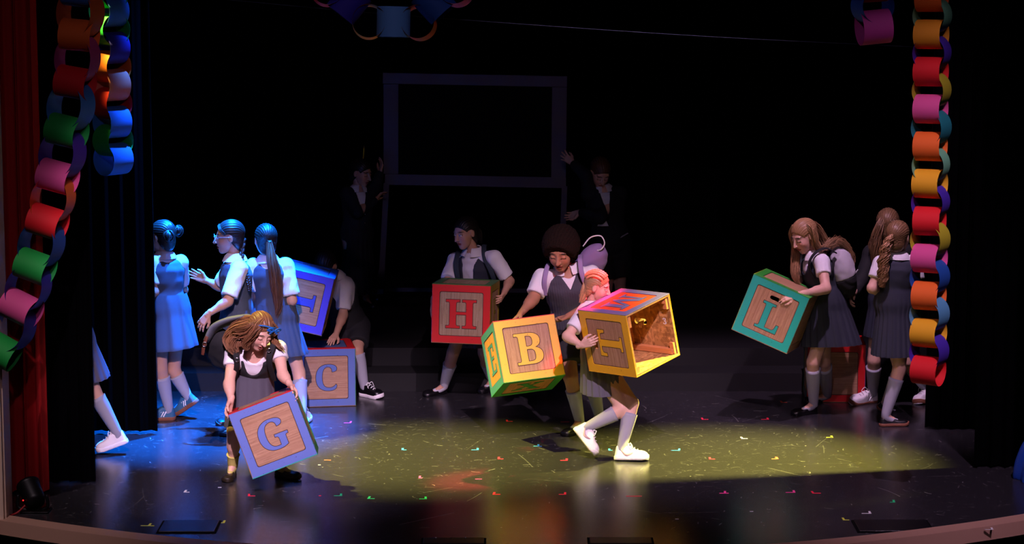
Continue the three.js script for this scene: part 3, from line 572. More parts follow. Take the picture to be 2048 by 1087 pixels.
// bending behind the blocks
{
  const p = person({ z: -1.45, label: 'person bending behind two blocks with one palm resting on the block lettered C', skin: SKIN.tan, front: 1, face: { yaw: -20, pitch: 50 },
    j: { hd: [652, 532, 0.1], nk: [668, 552, 0], pv: [700, 652, -0.1], sA: [640, 568, 0.02], sB: [690, 570, 0.02], eA: [592, 590, 0.1], wA: [562, 562, 0.62], eB: [686, 630, 0.1], wB: [672, 668, 0.3], kA: [672, 702, 0.1], heelA: [676, 790], toeA: [668, 806], kB: [714, 700, 0.12], heelB: [722, 790], toeB: [750, 795] },
    handB: { tip: [660, 683, 0.42], n: [-0.2, -1, 0.3], side: 1, curl: [0.1, 0.15, 0.3] }, handA: { tip: [598, 538, 0.86], n: [0, 0.1, -1], side: 1, curl: [0.1, 0.1, 0.2], spread: 1.2 } });
  p.top('shirt', MP.shirt, { sleeve: 0.8, flare: 0.022 }); p.collar();
  p.top('pinafore', MP.black, { inf: 0.024, v0: 0.04, v1: 0.93, arm: 0.066, front: 0.4, back: 0.1 });
  p.legs(MP.short, 0.75, 0.02); p.socks(MP.sock, 0.1); p.shoes({ mat: MP.darkShoe, sole: MP.whiteSole, lace: true, chunky: true });
  p.hair(HAIR.black, []);
}
// leaning over the G block
{
  const p = person({ z: 1.95, label: 'person with long brown hair and blue bow leaning over the block lettered G', front: 1, face: { yaw: 32, pitch: 34, roll: -8, open: 0.5 },
    j: { hd: [520, 662, 0.14], nk: [509, 697, 0.02], pv: [503, 792, -0.3], sA: [467, 708, 0.0], sB: [556, 697, 0.02], eA: [458, 768, 0.14], wA: [462, 800, 0.24], eB: [566, 750, 0.16], wB: [580, 768, 0.26], kA: [468, 860, -0.05], heelA: [466, 950], toeA: [449, 969], kB: [545, 858, -0.15], heelB: [552, 949], toeB: [592, 957] },
    handA: { tip: [453, 832, 0.3], n: [0.8, 0, 0.6], side: 1, curl: [0.3, 0.35, 0.6] }, handB: { tip: [596, 790, 0.32], n: [-0.8, -0.4, 0.5], side: -1, curl: [0.3, 0.35, 0.5] } });
  p.top('shirt', MP.shirt, { sleeve: 0.42, flare: 0.02, front: 0.12, neckW: 0.07 });
  p.top('pinafore', MP.black, { inf: 0.024, v0: 0.04, v1: 0.9, arm: 0.07, front: 0.3, back: 0.12, neckW: 0.075 });
  p.skirt('skirt', MP.charcoal, { waist: [503, 742, -0.12], hem: [502, 850, -0.16], rw: [0.15, 0.13], rh: [0.2, 0.19], n: 14, amp: 0.015 });
  p.socks(MP.sockYellow, 0.68); p.shoes({ mat: MP.brownShoe, low: true, lace: false });
  for (const [x, y] of [[474, 719], [538, 700]]) part(p.g, 'buckle', new THREE.TorusGeometry(0.014, 0.003, 8, 18).translate(...p.w(x, y, 0.17).toArray()), M.chrome);
  const hc = HAIR.brown;
  p.hair(hc, [
    lock([p.hp(-0.02, 0.11, 0.0), p.hp(-0.07, 0.06, 0.03), p.w(476, 668, 0.14), p.w(468, 695, 0.14), p.w(474, 706, 0.16)], [0.012, 0.04, 0.05, 0.05, 0.02], 120, hc, { wave: 0.003 }),
    lock([p.hp(-0.03, 0.1, -0.03), p.w(480, 650, 0.06), p.w(458, 680, 0.04), p.w(462, 702, 0.08)], [0.012, 0.05, 0.05, 0.02], 110, hc.map((v) => v * 1.25), { wave: 0.003 }),
    lock([p.hp(-0.05, 0.08, 0.05), p.hp(-0.078, 0.03, 0.05), p.w(492, 690, 0.2), p.w(497, 700, 0.2)], [0.012, 0.03, 0.03, 0.012], 70, hc.map((v) => v * 0.8), { wave: 0.003 }),
    lock([p.hp(0.03, 0.1, 0.02), p.hp(0.08, 0.04, 0.02), p.w(548, 672, 0.12), p.w(556, 690, 0.12), p.w(570, 700, 0.14)], [0.012, 0.025, 0.025, 0.02, 0.01], 46, hc.map((v) => v * 1.1), { wave: 0.006 }),
  ], { mid: 1, line: [0.075, 0.085] });
  const bl = std(0x0f62b8, 0.5), bw = [];
  for (const s of [-1, 1]) { bw.push(tube([V(0.03, 0.085, 0.088), V(0.03 + s * 0.03, 0.1, 0.088), V(0.03 + s * 0.045, 0.086, 0.085), V(0.03 + s * 0.02, 0.078, 0.09), V(0.03, 0.085, 0.09)], 0.008, 8, 16, { flat: 0.4 }), tube([V(0.03, 0.085, 0.09), V(0.03 + s * 0.03, 0.06, 0.095)], [0.006, 0.009], 8, 0, { flat: 0.3 })); }
  bw.push(tube([V(-0.08, 0.07, 0.03), V(-0.05, 0.1, 0.06), V(0.02, 0.1, 0.08), V(0.07, 0.075, 0.05)], 0.005, 6, 16, { flat: 0.5 }));
  part(p.g, 'hair_bow', merged(bw).applyMatrix4(p.head.M), bl, 'blue ribbon bow');
  // her satchel backpack
  const bp = thing('backpack', 'dark grey flap backpack with a brown buckled strap on the bending person', 'backpack', p.w(440, 700, -0.1)), grey = cloth(0x5a5f6c), dk = cloth(0x141519), lea = std(0x5b2f22, 0.5);
  const c0 = p.w(446, 700, -0.16), rot = new THREE.Matrix4().makeRotationFromEuler(new THREE.Euler(0.5, -0.45, 0.28)).setPosition(c0);
  part(bp, 'pouch', nets((x, y, z) => smax(ell(x, y, z, 0, 0, 0, 0.15, 0.19, 0.1), Math.abs(z) - 0.09, 0.03) + 0.006 * noise3(x * 22, y * 22, z * 22), [-0.2, -0.24, -0.14], [0.2, 0.24, 0.14], 0.009).applyMatrix4(rot), dk);
  const fl = [p.w(494, 632, 0.06), p.w(462, 640, -0.02), p.w(430, 655, -0.04), p.w(412, 682, -0.02)];
  part(bp, 'flap', tube(fl, [0.055, 0.085, 0.085, 0.05], 18, 20, { flat: 0.32, side: V(0.3, 0.3, 1).normalize() }), grey);
  const st = part(bp, 'leather_strap', tube([p.w(414, 672, 0.06), p.w(408, 690, 0.06), p.w(405, 709, 0.05)], 0.014, 8, 8, { flat: 0.35, side: V(1, 0.2, 0.3).normalize() }), lea);
  part(st, 'buckle', new THREE.TorusGeometry(0.016, 0.003, 8, 16).translate(...p.w(409, 688, 0.08).toArray()), M.chrome);
  backpackStrap(bp, dk, [p.w(470, 668, 0.02), p.w(466, 690, 0.13), p.w(474, 720, 0.16), p.w(468, 760, 0.0)], 0.022, V(1, 0, 0));
  backpackStrap(bp, dk, [p.w(540, 668, 0.02), p.w(546, 690, 0.13), p.w(538, 715, 0.15), p.w(548, 760, 0.0)], 0.022, V(1, 0, 0));
}
// holding the far end of the board frame, dim
{
  const p = person({ z: -4.35, y0: 0.32, k: 0.98, label: 'person in a dark blazer and skirt gripping the board frame beside the caster', skin: SKIN.tan, front: 1, face: { yaw: 60, pitch: 15 },
    j: { hd: [722, 346, 0], nk: [716, 378, 0], pv: [713, 470, 0], sA: [694, 388, 0.05], sB: [738, 388, -0.05], eA: [715, 425, 0.15], wA: [752, 398, 0.0], eB: [752, 372, -0.1], wB: [760, 345, -0.15], kA: [705, 548, 0.05], heelA: [703, 615], toeA: [712, 620], kB: [728, 548, 0], heelB: [724, 612], toeB: [740, 616] },
    handA: { tip: [768, 380, -0.1] }, handB: { tip: [766, 318, -0.2] } });
  p.top('shirt', MP.shirt, { sleeve: 0 }); p.collar();
  p.top('blazer', MP.blazer, { inf: 0.028, v0: -0.05, v1: 0.95, sleeve: 1.85, flare: 0.018, front: 0.55, neckW: 0.06, vee: true });
  for (const y of [428, 446]) part(p.g, 'button', new THREE.SphereGeometry(0.008, 10, 8).translate(...p.w(730, y, 0.15).toArray()), M.chrome);
  p.skirt('skirt', MP.black, { waist: [714, 455, 0], hem: [716, 585, 0], rh: [0.19, 0.17], n: 18 });
  p.shoes({ mat: MP.darkShoe, low: true });
  p.hair(HAIR.black, []);
  const pen = thing('pencil', 'yellow pencil standing up behind the head of the dark blazer figure', 'pencil', p.w(727, 315, -0.05));
  part(pen, 'shaft', tube([p.w(726, 322, -0.05), p.w(728, 296, -0.05)], 0.006, 6, 0), std(0xc8a812, 0.5)); part(pen, 'tip', tube([p.w(728, 296, -0.05), p.w(728.3, 290, -0.05)], [0.006, 0.001], 6, 0), std(0x906030, 0.7));
}
{
  const p = person({ z: -4.3, y0: 0.32, k: 1.06, build: 1.1, label: 'person in a dark blazer reaching out to steady the board frame above the afro-haired one', skin: SKIN.fair, front: 1, face: { yaw: 20, pitch: 40 },
    j: { hd: [1200, 345, 0.05], nk: [1207, 378, 0], pv: [1222, 485, 0], sA: [1178, 388, 0.0], sB: [1238, 388, -0.02], eA: [1172, 352, 0.08], wA: [1146, 326, -0.02], eB: [1200, 435, 0.2], wB: [1160, 424, 0.05], kA: [1215, 560, 0.05], heelA: [1208, 615], toeA: [1214, 628], kB: [1240, 560, 0], heelB: [1238, 615], toeB: [1246, 628] },
    handA: { tip: [1120, 306, -0.1], n: [0, 0, -1], side: -1, curl: [0.05, 0.1, 0.1], spread: 1.4 }, handB: { tip: [1140, 432, 0] } });
  p.top('shirt', MP.shirt, { sleeve: 0 }); p.collar();
  p.top('blazer', MP.blazer, { inf: 0.03, v0: -0.2, v1: 0.95, sleeve: 1.85, flare: 0.02, front: 0.5, neckW: 0.05, vee: true });
  part(p.g, 'shirt_tail', nets((x, y, z) => Math.max(Math.abs(z) - 0.004, (Math.abs(x) + (y - 0.0) * 0.45) - 0.03, -y - 0.06), [-0.07, -0.07, -0.02], [0.07, 0.08, 0.02], 0.004).translate(...p.w(1206, 440, 0.17).toArray()), MP.shirt);
  part(p.g, 'pocket_edge', tube([p.w(1228, 482, 0.15), p.w(1256, 466, 0.1)], 0.007, 6, 0), MP.sock);
  p.legs(MP.black, 0.98, 0.02, 'trousers'); p.shoes({ mat: MP.darkShoe, low: true });
  p.hair(HAIR.brown.map((v) => v * 0.5), []);
}
// carrying the H block
{
  const p = person({ z: -1.35, label: 'person with dark hair and open waistcoat hugging the red block lettered H', skin: SKIN.tan, front: 1, face: { yaw: -48, pitch: 12, roll: 4, eyes: 'open' },
    j: { hd: [931, 466, 0.06], nk: [947, 503, 0], pv: [953, 618, -0.06], sA: [911, 520, -0.09], sB: [988, 515, 0.1], eA: [892, 568, 0.14], wA: [866, 600, 0.45], eB: [1019, 562, 0.06], wB: [1008, 586, 0.28], kA: [906, 705, 0.1], heelA: [892, 786], toeA: [846, 793], kB: [968, 705, -0.02], heelB: [988, 778], toeB: [962, 786] },
    handA: { tip: [862, 625, 0.5], n: [1, 0, 0], curl: [0.1, 0.1, 0.2] }, handB: { tip: [996, 606, 0.42], n: [-1, 0, 0.2], side: 1, curl: [0.35, 0.4, 0.4] } });
  p.top('shirt', MP.shirt, { sleeve: 0.8, flare: 0.024, wr: 0.004 }); p.collar(MP.shirt, 1.1);
  p.top('waistcoat', MP.navy, { inf: 0.024, v0: 0.1, v1: 0.93, arm: 0.078, front: 0.25, back: 0.1, neckW: 0.08, gap: 0.055 });
  p.skirt('skirt', MP.navy, { waist: [953, 590, -0.06], hem: [950, 690, -0.04], rh: [0.17, 0.16], n: 16 });
  p.socks(MP.sockWhite, 0.35); p.shoes({ mat: MP.darkShoe, low: true });
  p.hair(HAIR.black, [lock([p.hp(0, 0.03, -0.1), p.hp(0, -0.03, -0.13), p.hp(0, -0.12, -0.13)], [0.016, 0.022, 0.01], 40, HAIR.black)], { line: [0.064, 0.07] });
  const bp = thing('backpack', 'dark teal backpack whose straps cross the white shirt above the H block', 'backpack', p.w(960, 570, -0.25)), teal = cloth(0x27333f);
  part(bp, 'pouch', nets((x, y, z) => smax(ell(x, y, z, 0, 0, 0, 0.14, 0.18, 0.09), Math.abs(z) - 0.08, 0.03), [-0.18, -0.22, -0.12], [0.18, 0.22, 0.12], 0.012).translate(...p.w(962, 575, -0.26).toArray()), teal);
  backpackStrap(bp, teal, [p.w(918, 500, -0.16), p.w(916, 505, 0.02), p.w(912, 530, 0.12), p.w(918, 570, 0.1), p.w(925, 600, -0.05)], 0.022, V(1, 0, 0));
  backpackStrap(bp, teal, [p.w(970, 490, -0.16), p.w(968, 492, 0.0), p.w(970, 515, 0.12), p.w(985, 550, 0.12), p.w(992, 585, -0.05)], 0.022, V(1, 0, 0));
}
// lowering the B block
{
  const p = person({ z: 0.2, k: 1.06, build: 1.28, headScale: 1.22, label: 'person with round afro hair in a grey knitted vest lowering the yellow block lettered B', skin: SKIN.brown, front: 1, bust: 0.12, face: { yaw: -16, pitch: 26, open: 0.5, wide: 1.06, brow: [0.012, 0.008, 0.006] },
    j: { hd: [1122, 502, 0.12], nk: [1134, 535, 0], pv: [1150, 655, -0.12], sA: [1085, 556, 0.02], sB: [1184, 550, 0.0], eA: [1066, 598, 0.12], wA: [1043, 625, 0.3], eB: [1186, 608, 0.1], wB: [1136, 632, 0.32], kA: [1141, 752, 0.08], heelA: [1168, 862], toeA: [1128, 872], kB: [1182, 752, -0.05], heelB: [1205, 852], toeB: [1170, 860] },
    handA: { tip: [1026, 640, 0.36], n: [0.3, -0.8, 0.3], side: 1, curl: [0.3, 0.3, 0.4] }, handB: { tip: [1104, 648, 0.42], n: [-0.7, -0.1, 0.5], side: 1, curl: [0.3, 0.3, 0.1], spread: 1.2 } });
  p.top('shirt', MP.shirt, { sleeve: 0.78, flare: 0.024, front: 0.1, neckW: 0.05, wr: 0.004 }); p.collar(MP.shirt, 1.15);
  p.top('vest', MP.vest, { inf: 0.026, v0: 0.1, v1: 0.95, arm: 0.075, armOut: 0.085, front: 0.24, back: 0.05, neckW: 0.075, vee: true, rib: 0.0025, cell: 0.008, wr: 0.002 });
  p.legs(MP.short, 0.72, 0.022); p.socks(MP.sock, 0.3); p.shoes({ mat: MP.darkShoe, low: true });
  p.hair([0.014, 0.008, 0.006], [], { puff: 0.038, line: [0.052, 0.078], tilt: [-0.45, 0.9], nape: 0.05 });
  const bp = thing('backpack', 'lilac drawstring backpack with a pale cord loop on the afro-haired person', 'backpack', p.w(1170, 560, -0.3)), lil = cloth(0x7d6690);
  const bm = new THREE.Matrix4().makeRotationFromEuler(new THREE.Euler(0.35, 0.3, -0.55)).setPosition(p.w(1180, 528, -0.2));
  part(bp, 'pouch', nets((x, y, z) => smax(ell(x, y, z, 0, 0, 0, 0.12, 0.19, 0.1), Math.abs(z) - 0.085, 0.03) + 0.006 * noise3(x * 24, y * 20, z * 24), [-0.18, -0.24, -0.14], [0.18, 0.24, 0.14], 0.009).applyMatrix4(bm), lil);
  part(bp, 'cord_loop', tube([p.w(1166, 492, -0.1), p.w(1182, 474, -0.1), p.w(1202, 472, -0.1), p.w(1209, 487, -0.1), p.w(1201, 499, -0.1), p.w(1188, 500, -0.14)], 0.0055, 8, 30), std(0xcfc8cc, 0.6));
  const rim = cloth(0x8f7ba4);
  backpackStrap(bp, rim, [p.w(1102, 520, -0.06), p.w(1094, 535, 0.1), p.w(1089, 560, 0.16), p.w(1090, 590, 0.12)], 0.02, V(1, 0, 0));
  backpackStrap(bp, rim, [p.w(1160, 510, -0.06), p.w(1160, 520, 0.1), p.w(1163, 545, 0.16), p.w(1174, 575, 0.12)], 0.02, V(1, 0, 0));
}
// carrying the open block
{
  const p = person({ z: 0.95, k: 0.98, headScale: 1.02, label: 'person with braided ponytail in white sneakers carrying the open block lettered T', skin: [0.66, 0.4, 0.31], front: 1, face: { yaw: 76, pitch: 16, roll: 4, eyes: 'open' },
    j: { hd: [1195, 573, 0.05], nk: [1184, 608, 0], pv: [1195, 715, -0.05], sA: [1184, 622, -0.17], sB: [1172, 622, 0.15], eA: V(0.93, 1.0, 0.6), wA: V(1.066, 1.07, 0.93), eB: [1135, 672, 0.3], wB: [1162, 690, 0.38], kB: [1246, 818, 0.16], heelB: [1146, 858, 0.2], toeB: [1189, 914, 0.26], kA: [1264, 806, 0.14], heelA: [1229, 920], toeA: [1285, 921] },
    handB: { tip: [1198, 679, 0.45], n: [0.5, 0.2, -0.9], side: 1, curl: [0.35, 0.55, 0.3] }, handA: { tip: V(0.95, 1.033, 1.044), n: [0.1, -1, 0.2], side: 1, curl: [0.1, 0.7, 0.5] } });
  p.top('shirt', MP.shirt, { sleeve: 0.72, flare: 0.02, wr: 0.003 }); p.collar(MP.shirt, 1.05);
  p.top('pinafore', MP.maroon, { inf: 0.024, v0: 0.04, v1: 0.95, arm: 0.06, front: 0.2, back: 0.08, neckW: 0.06 });
  p.skirt('skirt', MP.skirtGrey, { waist: [1195, 690, -0.03], hem: [1203, 782, 0.02], rw: [0.12, 0.125], rh: [0.19, 0.17], n: 18, amp: 0.014, slope: -0.01 });
  p.socks(MP.sock, 0.22); p.shoes({ mat: MP.whiteShoe, sole: MP.whiteSole, lace: true, chunky: true, mark: true, len: 0.262 });
  const hc = HAIR.blond, rows = [];
  for (let i = 0; i < 7; i++) { const x = (i - 3) * 0.024, q = []; for (let s = 0; s <= 22; s++) { const t = s / 22, a = lerp(0.75, -1.35, t); const c = V(x * Math.cos(a * 0.6) * 1.1, 0.034 + Math.cos(a) * 0.09 * Math.sqrt(1 - (x / 0.1) ** 2), -0.018 + Math.sin(a) * 0.1 * Math.sqrt(1 - (x / 0.1) ** 2)); q.push(c.applyMatrix4(p.head.M)); } rows.push(tube(q, (t) => 0.0085 + 0.0025 * Math.sin(t * 60), 7, 0, { color: hc.map((v) => v * (i % 2 ? 0.75 : 1.05)) })); }
  p.hair(hc.map((v) => v * 0.8), [...rows, lock([p.hp(0, 0.02, -0.1), p.w(1170, 578, 0.05), p.w(1166, 592, 0.05), p.w(1160, 606, 0.06)], [0.012, 0.026, 0.028, 0.012], 60, hc, { wave: 0.003 })], { line: [0.066, 0.072] });
}
// holding the L block
{
  const p = person({ z: -0.5, k: 1.02, label: 'person with long fair hair bending over the teal block lettered L', front: 1, face: { yaw: -58, pitch: 26, roll: 2 },
    j: { hd: [1608, 472, 0.03], nk: [1627, 508, 0], pv: [1655, 606, -0.02], sA: [1612, 520, -0.16], sB: [1643, 522, 0.14], eA: [1590, 575, -0.2], wA: [1560, 600, -0.05], eB: [1652, 577, 0.3], wB: [1592, 590, 0.44], kB: [1626, 724, 0.08], heelB: [1634, 825], toeB: [1580, 831], kA: [1648, 722, -0.12], heelA: [1656, 800], toeA: [1606, 806] },
    handB: { tip: [1554, 598, 0.44], n: [0.2, -0.6, -0.8], side: 1, curl: [0.3, 0.4, 0.3] } });
  p.top('shirt', MP.shirt, { sleeve: 0.5, flare: 0.018, v0: 0.1 }); p.collar();
  p.top('pinafore', MP.navy, { inf: 0.024, v0: 0.04, v1: 0.93, arm: 0.075, front: 0.3, back: 0.1, neckW: 0.06 });
  p.skirt('skirt', MP.navy, { waist: [1648, 574, -0.02], hem: [1664, 690, -0.02], rw: [0.125, 0.13], rh: [0.22, 0.25], n: 20, slope: 0.025, amp: 0.014 });
  p.socks(MP.sock, 0.15); p.shoes({ mat: MP.darkShoe, low: true });
  const hc = HAIR.light;
  p.hair(hc, [
    lock([p.hp(-0.03, 0.1, 0.03), p.hp(-0.076, 0.04, 0.04), p.hp(-0.075, -0.06, 0.05), p.w(1592, 520, 0.0), p.w(1590, 548, 0.04), p.w(1600, 574, 0.06)], [0.012, 0.02, 0.028, 0.034, 0.034, 0.012], 90, hc, { wave: 0.004 }),
    lock([p.hp(0.0, 0.11, 0.0), p.hp(0.075, 0.05, -0.02), p.w(1640, 500, 0.06), p.w(1672, 480, 0.02), p.w(1700, 505, 0.0), p.w(1704, 535, 0.0)], [0.012, 0.03, 0.03, 0.03, 0.03, 0.012], 80, hc.map((v) => v * 0.75), { wave: 0.012, turns: 5 }),
    lock([p.hp(0.0, 0.1, -0.04), p.hp(0.0, 0.02, -0.11), p.w(1660, 490, -0.08), p.w(1690, 500, -0.06)], [0.012, 0.04, 0.03, 0.012], 60, hc.map((v) => v * 0.7), { wave: 0.006 }),
  ], { mid: 1, line: [0.07, 0.078] });
  const bp = thing('backpack', 'white and black sport backpack on the fair-haired person with the L block', 'backpack', p.w(1685, 560, -0.1)), wh = cloth(0xa7a2aa), bk = cloth(0x0c0c10);
  const rot = new THREE.Matrix4().makeRotationFromEuler(new THREE.Euler(0, 0.2, 0.2)).setPosition(p.w(1685, 545, -0.02));
  const sh = (x, y, z) => smax(ell(x, y, z, 0, 0, 0, 0.12, 0.22, 0.15), Math.abs(x) - 0.1, 0.03) + 0.005 * noise3(x * 24, y * 24, z * 24);
  part(bp, 'upper_pouch', nets((x, y, z) => Math.max(sh(x, y, z), -0.03 + 0.2 * x - y), [-0.16, -0.28, -0.2], [0.16, 0.28, 0.2], 0.009).applyMatrix4(rot), wh);
  part(bp, 'lower_pouch', nets((x, y, z) => Math.max(sh(x, y, z), y + 0.03 - 0.2 * x), [-0.16, -0.28, -0.2], [0.16, 0.28, 0.2], 0.009).applyMatrix4(rot), bk);
  backpackStrap(bp, bk, [p.w(1672, 505, 0.1), p.w(1650, 496, 0.14), p.w(1628, 508, 0.16), p.w(1618, 530, 0.15), p.w(1632, 560, 0.1)], 0.022, V(0, 0, 1));
  part(bp, 'side_buckle', tube([p.w(1668, 520, 0.14), p.w(1664, 540, 0.15), p.w(1656, 545, 0.15)], 0.01, 8, 8, { flat: 0.4 }), bk);
}
// two standing at the wing on the far side, one in front of the other
{
  const p = person({ z: -0.1, k: 1.0, label: 'person with a curled ponytail and pleated skirt, back turned, behind the hanging paper chain', front: -1, face: { yaw: 150 },
    j: { hd: [1797, 474, 0], nk: [1796, 512, 0], pv: [1790, 608, 0], sA: [1762, 527, 0], sB: [1828, 525, 0], eA: [1744, 576, 0.06], wA: [1775, 590, -0.18], eB: [1836, 580, 0.04], wB: [1826, 620, -0.14], kB: [1798, 738, 0.02], heelB: [1758, 852], toeB: [1817, 850], kA: [1800, 740, -0.25], heelA: [1752, 812, -0.55], toeA: [1790, 828, -0.55] } });
  p.top('shirt', MP.shirt, { sleeve: 0.6, flare: 0.024 }); p.collar();
  p.top('pinafore', MP.navy, { inf: 0.024, v0: 0.04, v1: 0.94, arm: 0.09, front: 0.3, back: 0.08, neckW: 0.06 });
  p.skirt('skirt', MP.navy, { waist: [1790, 582, 0], hem: [1788, 708, 0], rw: [0.125, 0.105], rh: [0.19, 0.18], n: 24, amp: 0.014 });
  p.socks(MP.sock, 0.2); p.shoes({ mat: MP.darkShoe, sole: MP.tanSole, low: true });
  p.hair(HAIR.light.map((v) => v * 0.6), [lock([p.hp(0, 0.03, -0.1), p.w(1776, 485, 0.12), p.w(1768, 520, 0.14), p.w(1766, 555, 0.14), p.w(1762, 575, 0.14)], [0.014, 0.03, 0.036, 0.036, 0.014], 90, HAIR.light, { wave: 0.014, turns: 7, steps: 40, thick: 0.004 })]);
}
{
  const p = person({ z: -0.95, k: 1.06, label: 'person with long loose hair and one white sneaker standing behind the curled ponytail', front: -1, face: { yaw: 165 },
    j: { hd: [1776, 450, 0], nk: [1777, 490, 0], pv: [1780, 600, 0], sA: [1742, 506, 0], sB: [1812, 504, 0], eA: [1722, 560, 0.1], wA: [1708, 584, 0.3], eB: [1825, 560, 0], wB: [1830, 605, -0.1], kA: [1748, 720, 0.05], heelA: [1752, 803], toeA: [1722, 806], kB: [1815, 722, 0], heelB: [1866, 800], toeB: [1838, 808] },
    handA: { tip: [1698, 606, 0.38], curl: [0.4, 0.5, 0.4] } });
  p.top('cardigan', MP.black, { inf: 0.024, v0: 0.05, sleeve: 1.8, flare: 0.016 });
  p.skirt('skirt', MP.navy, { waist: [1778, 575, 0], hem: [1776, 670, 0], rw: [0.13, 0.11], rh: [0.2, 0.18], n: 20 });
  p.socks(MP.sock, 0.2); p.shoes({ mat: MP.whiteShoe, sole: MP.tanSole, lace: true, chunky: true, stripes: true });
  p.hair(HAIR.light.map((v) => v * 0.6), [lock([p.hp(0, 0.1, -0.05), p.w(1758, 455, 0.12), p.w(1750, 490, 0.13), p.w(1748, 530, 0.12)], [0.014, 0.04, 0.05, 0.015], 100, HAIR.light.map((v) => v * 0.55), { wave: 0.004 }), lock([p.hp(0, 0.1, -0.05), p.w(1785, 450, 0.12), p.w(1785, 490, 0.12), p.w(1780, 530, 0.11)], [0.014, 0.04, 0.05, 0.015], 70, HAIR.light.map((v) => v * 0.45), { wave: 0.004 })]);
  const c = thing('white_cord', 'thin pale cord held by a hand beside the white and black backpack', 'cord', p.w(1705, 592, 0.34));
  part(c, 'cord', tube([p.w(1703, 596, 0.36), p.w(1706, 575, 0.36), p.w(1708, 552, 0.36), p.w(1716, 538, 0.36)], 0.005, 6, 16), std(0xd8d4d8, 0.5));
}
// ---------- lettered blocks ----------
const font = await new FontLoader().loadAsync('fonts/droid/droid_serif_bold.typeface.json');
function woodTex(seedTint, vertical) {
  const t = canvasTex(256, 256, (g, w, h) => {
    g.fillStyle = rgb(164 * seedTint[0], 122 * seedTint[1], 92 * seedTint[2]); g.fillRect(0, 0, w, h);
    for (let i = 0; i < 520; i++) { const k = rr(-38, 34); g.fillStyle = rgb((164 + k) * seedTint[0], (122 + k) * seedTint[1], (90 + k * 0.9) * seedTint[2], 0.28); const a = rr(0, w), b = rr(0, h), L = rr(30, 190), T = rr(1, 7); vertical ? g.fillRect(b, a - 60, T, L) : g.fillRect(a - 60, b, L, T); }
    for (let i = 0; i < 60; i++) { g.fillStyle = rgb(70, 44, 30, 0.22); const a = rr(0, w), b = rr(0, h), L = rr(10, 70); vertical ? g.fillRect(b, a, 1, L) : g.fillRect(a, b, L, 1); }
  });
  return std(0xffffff, 0.6, { map: t });
}
const osbTex = canvasTex(512, 512, (g, w, h) => {
  g.fillStyle = rgb(176, 128, 74); g.fillRect(0, 0, w, h);
  for (let i = 0; i < 1500; i++) { g.save(); g.translate(rr(0, w), rr(0, h)); g.rotate(rr(0, 3.14)); const k = rr(-48, 44); g.fillStyle = rgb(180 + k, 130 + k * 0.9, 76 + k * 0.7, 0.75); g.fillRect(0, 0, rr(14, 60), rr(5, 16)); g.restore(); }
});
const W = { tan: woodTex([1, 1, 1], false), tanV: woodTex([1, 1, 1], true), pink: woodTex([1.0, 0.98, 1.0], true), grey: woodTex([0.92, 1.02, 1.06], true), gold: woodTex([1.12, 0.98, 0.6], true), orange: woodTex([1.5, 0.62, 0.42], false), blue: woodTex([0.42, 0.75, 1.5], false), osb: std(0xffffff, 0.75, { map: osbTex }), pine: woodTex([1.25, 1.1, 0.9], false) };
const paintWear = canvasTex(256, 256, (g, w, h) => { g.fillStyle = '#fff'; g.fillRect(0, 0, w, h); for (let i = 0; i < 70; i++) { const k = rr(40, 120); g.fillStyle = rgb(k, k * 0.85, k * 0.7, rr(0.3, 0.8)); g.fillRect(rr(0, w), rr(0, h), rr(0.6, 3), rr(0.6, 3)); } });
paintWear.repeat.set(2.5, 2.5);
const paint = {}; const P = (c) => paint[c] ??= std(c, 0.5, { map: paintWear });
const OUT = std(0x3d2318, 0.7);
const FACES = { front: [0, 0], back: [0, Math.PI], right: [0, Math.PI / 2], left: [0, -Math.PI / 2], top: [-Math.PI / 2, 0], bottom: [Math.PI / 2, 0] };
const slot = (x, y, w, h) => { const p = new THREE.Path(), r = Math.min(w, h) / 2; if (h > w) { p.absarc(x, y + (h - w) / 2, r, 0, Math.PI); p.absarc(x, y - (h - w) / 2, r, Math.PI, 2 * Math.PI); } else { p.absarc(x + (w - h) / 2, y, r, -Math.PI / 2, Math.PI / 2); p.absarc(x - (w - h) / 2, y, r, Math.PI / 2, Math.PI * 1.5); } p.closePath(); return p; };
const square = (h, r) => { const s = new THREE.Shape(); s.moveTo(-h + r, -h); s.lineTo(h - r, -h); s.quadraticCurveTo(h, -h, h, -h + r); s.lineTo(h, h - r); s.quadraticCurveTo(h, h, h - r, h); s.lineTo(-h + r, h); s.quadraticCurveTo(-h, h, -h, h - r); s.lineTo(-h, -h + r); s.quadraticCurveTo(-h, -h, -h + r, -h); return s; };
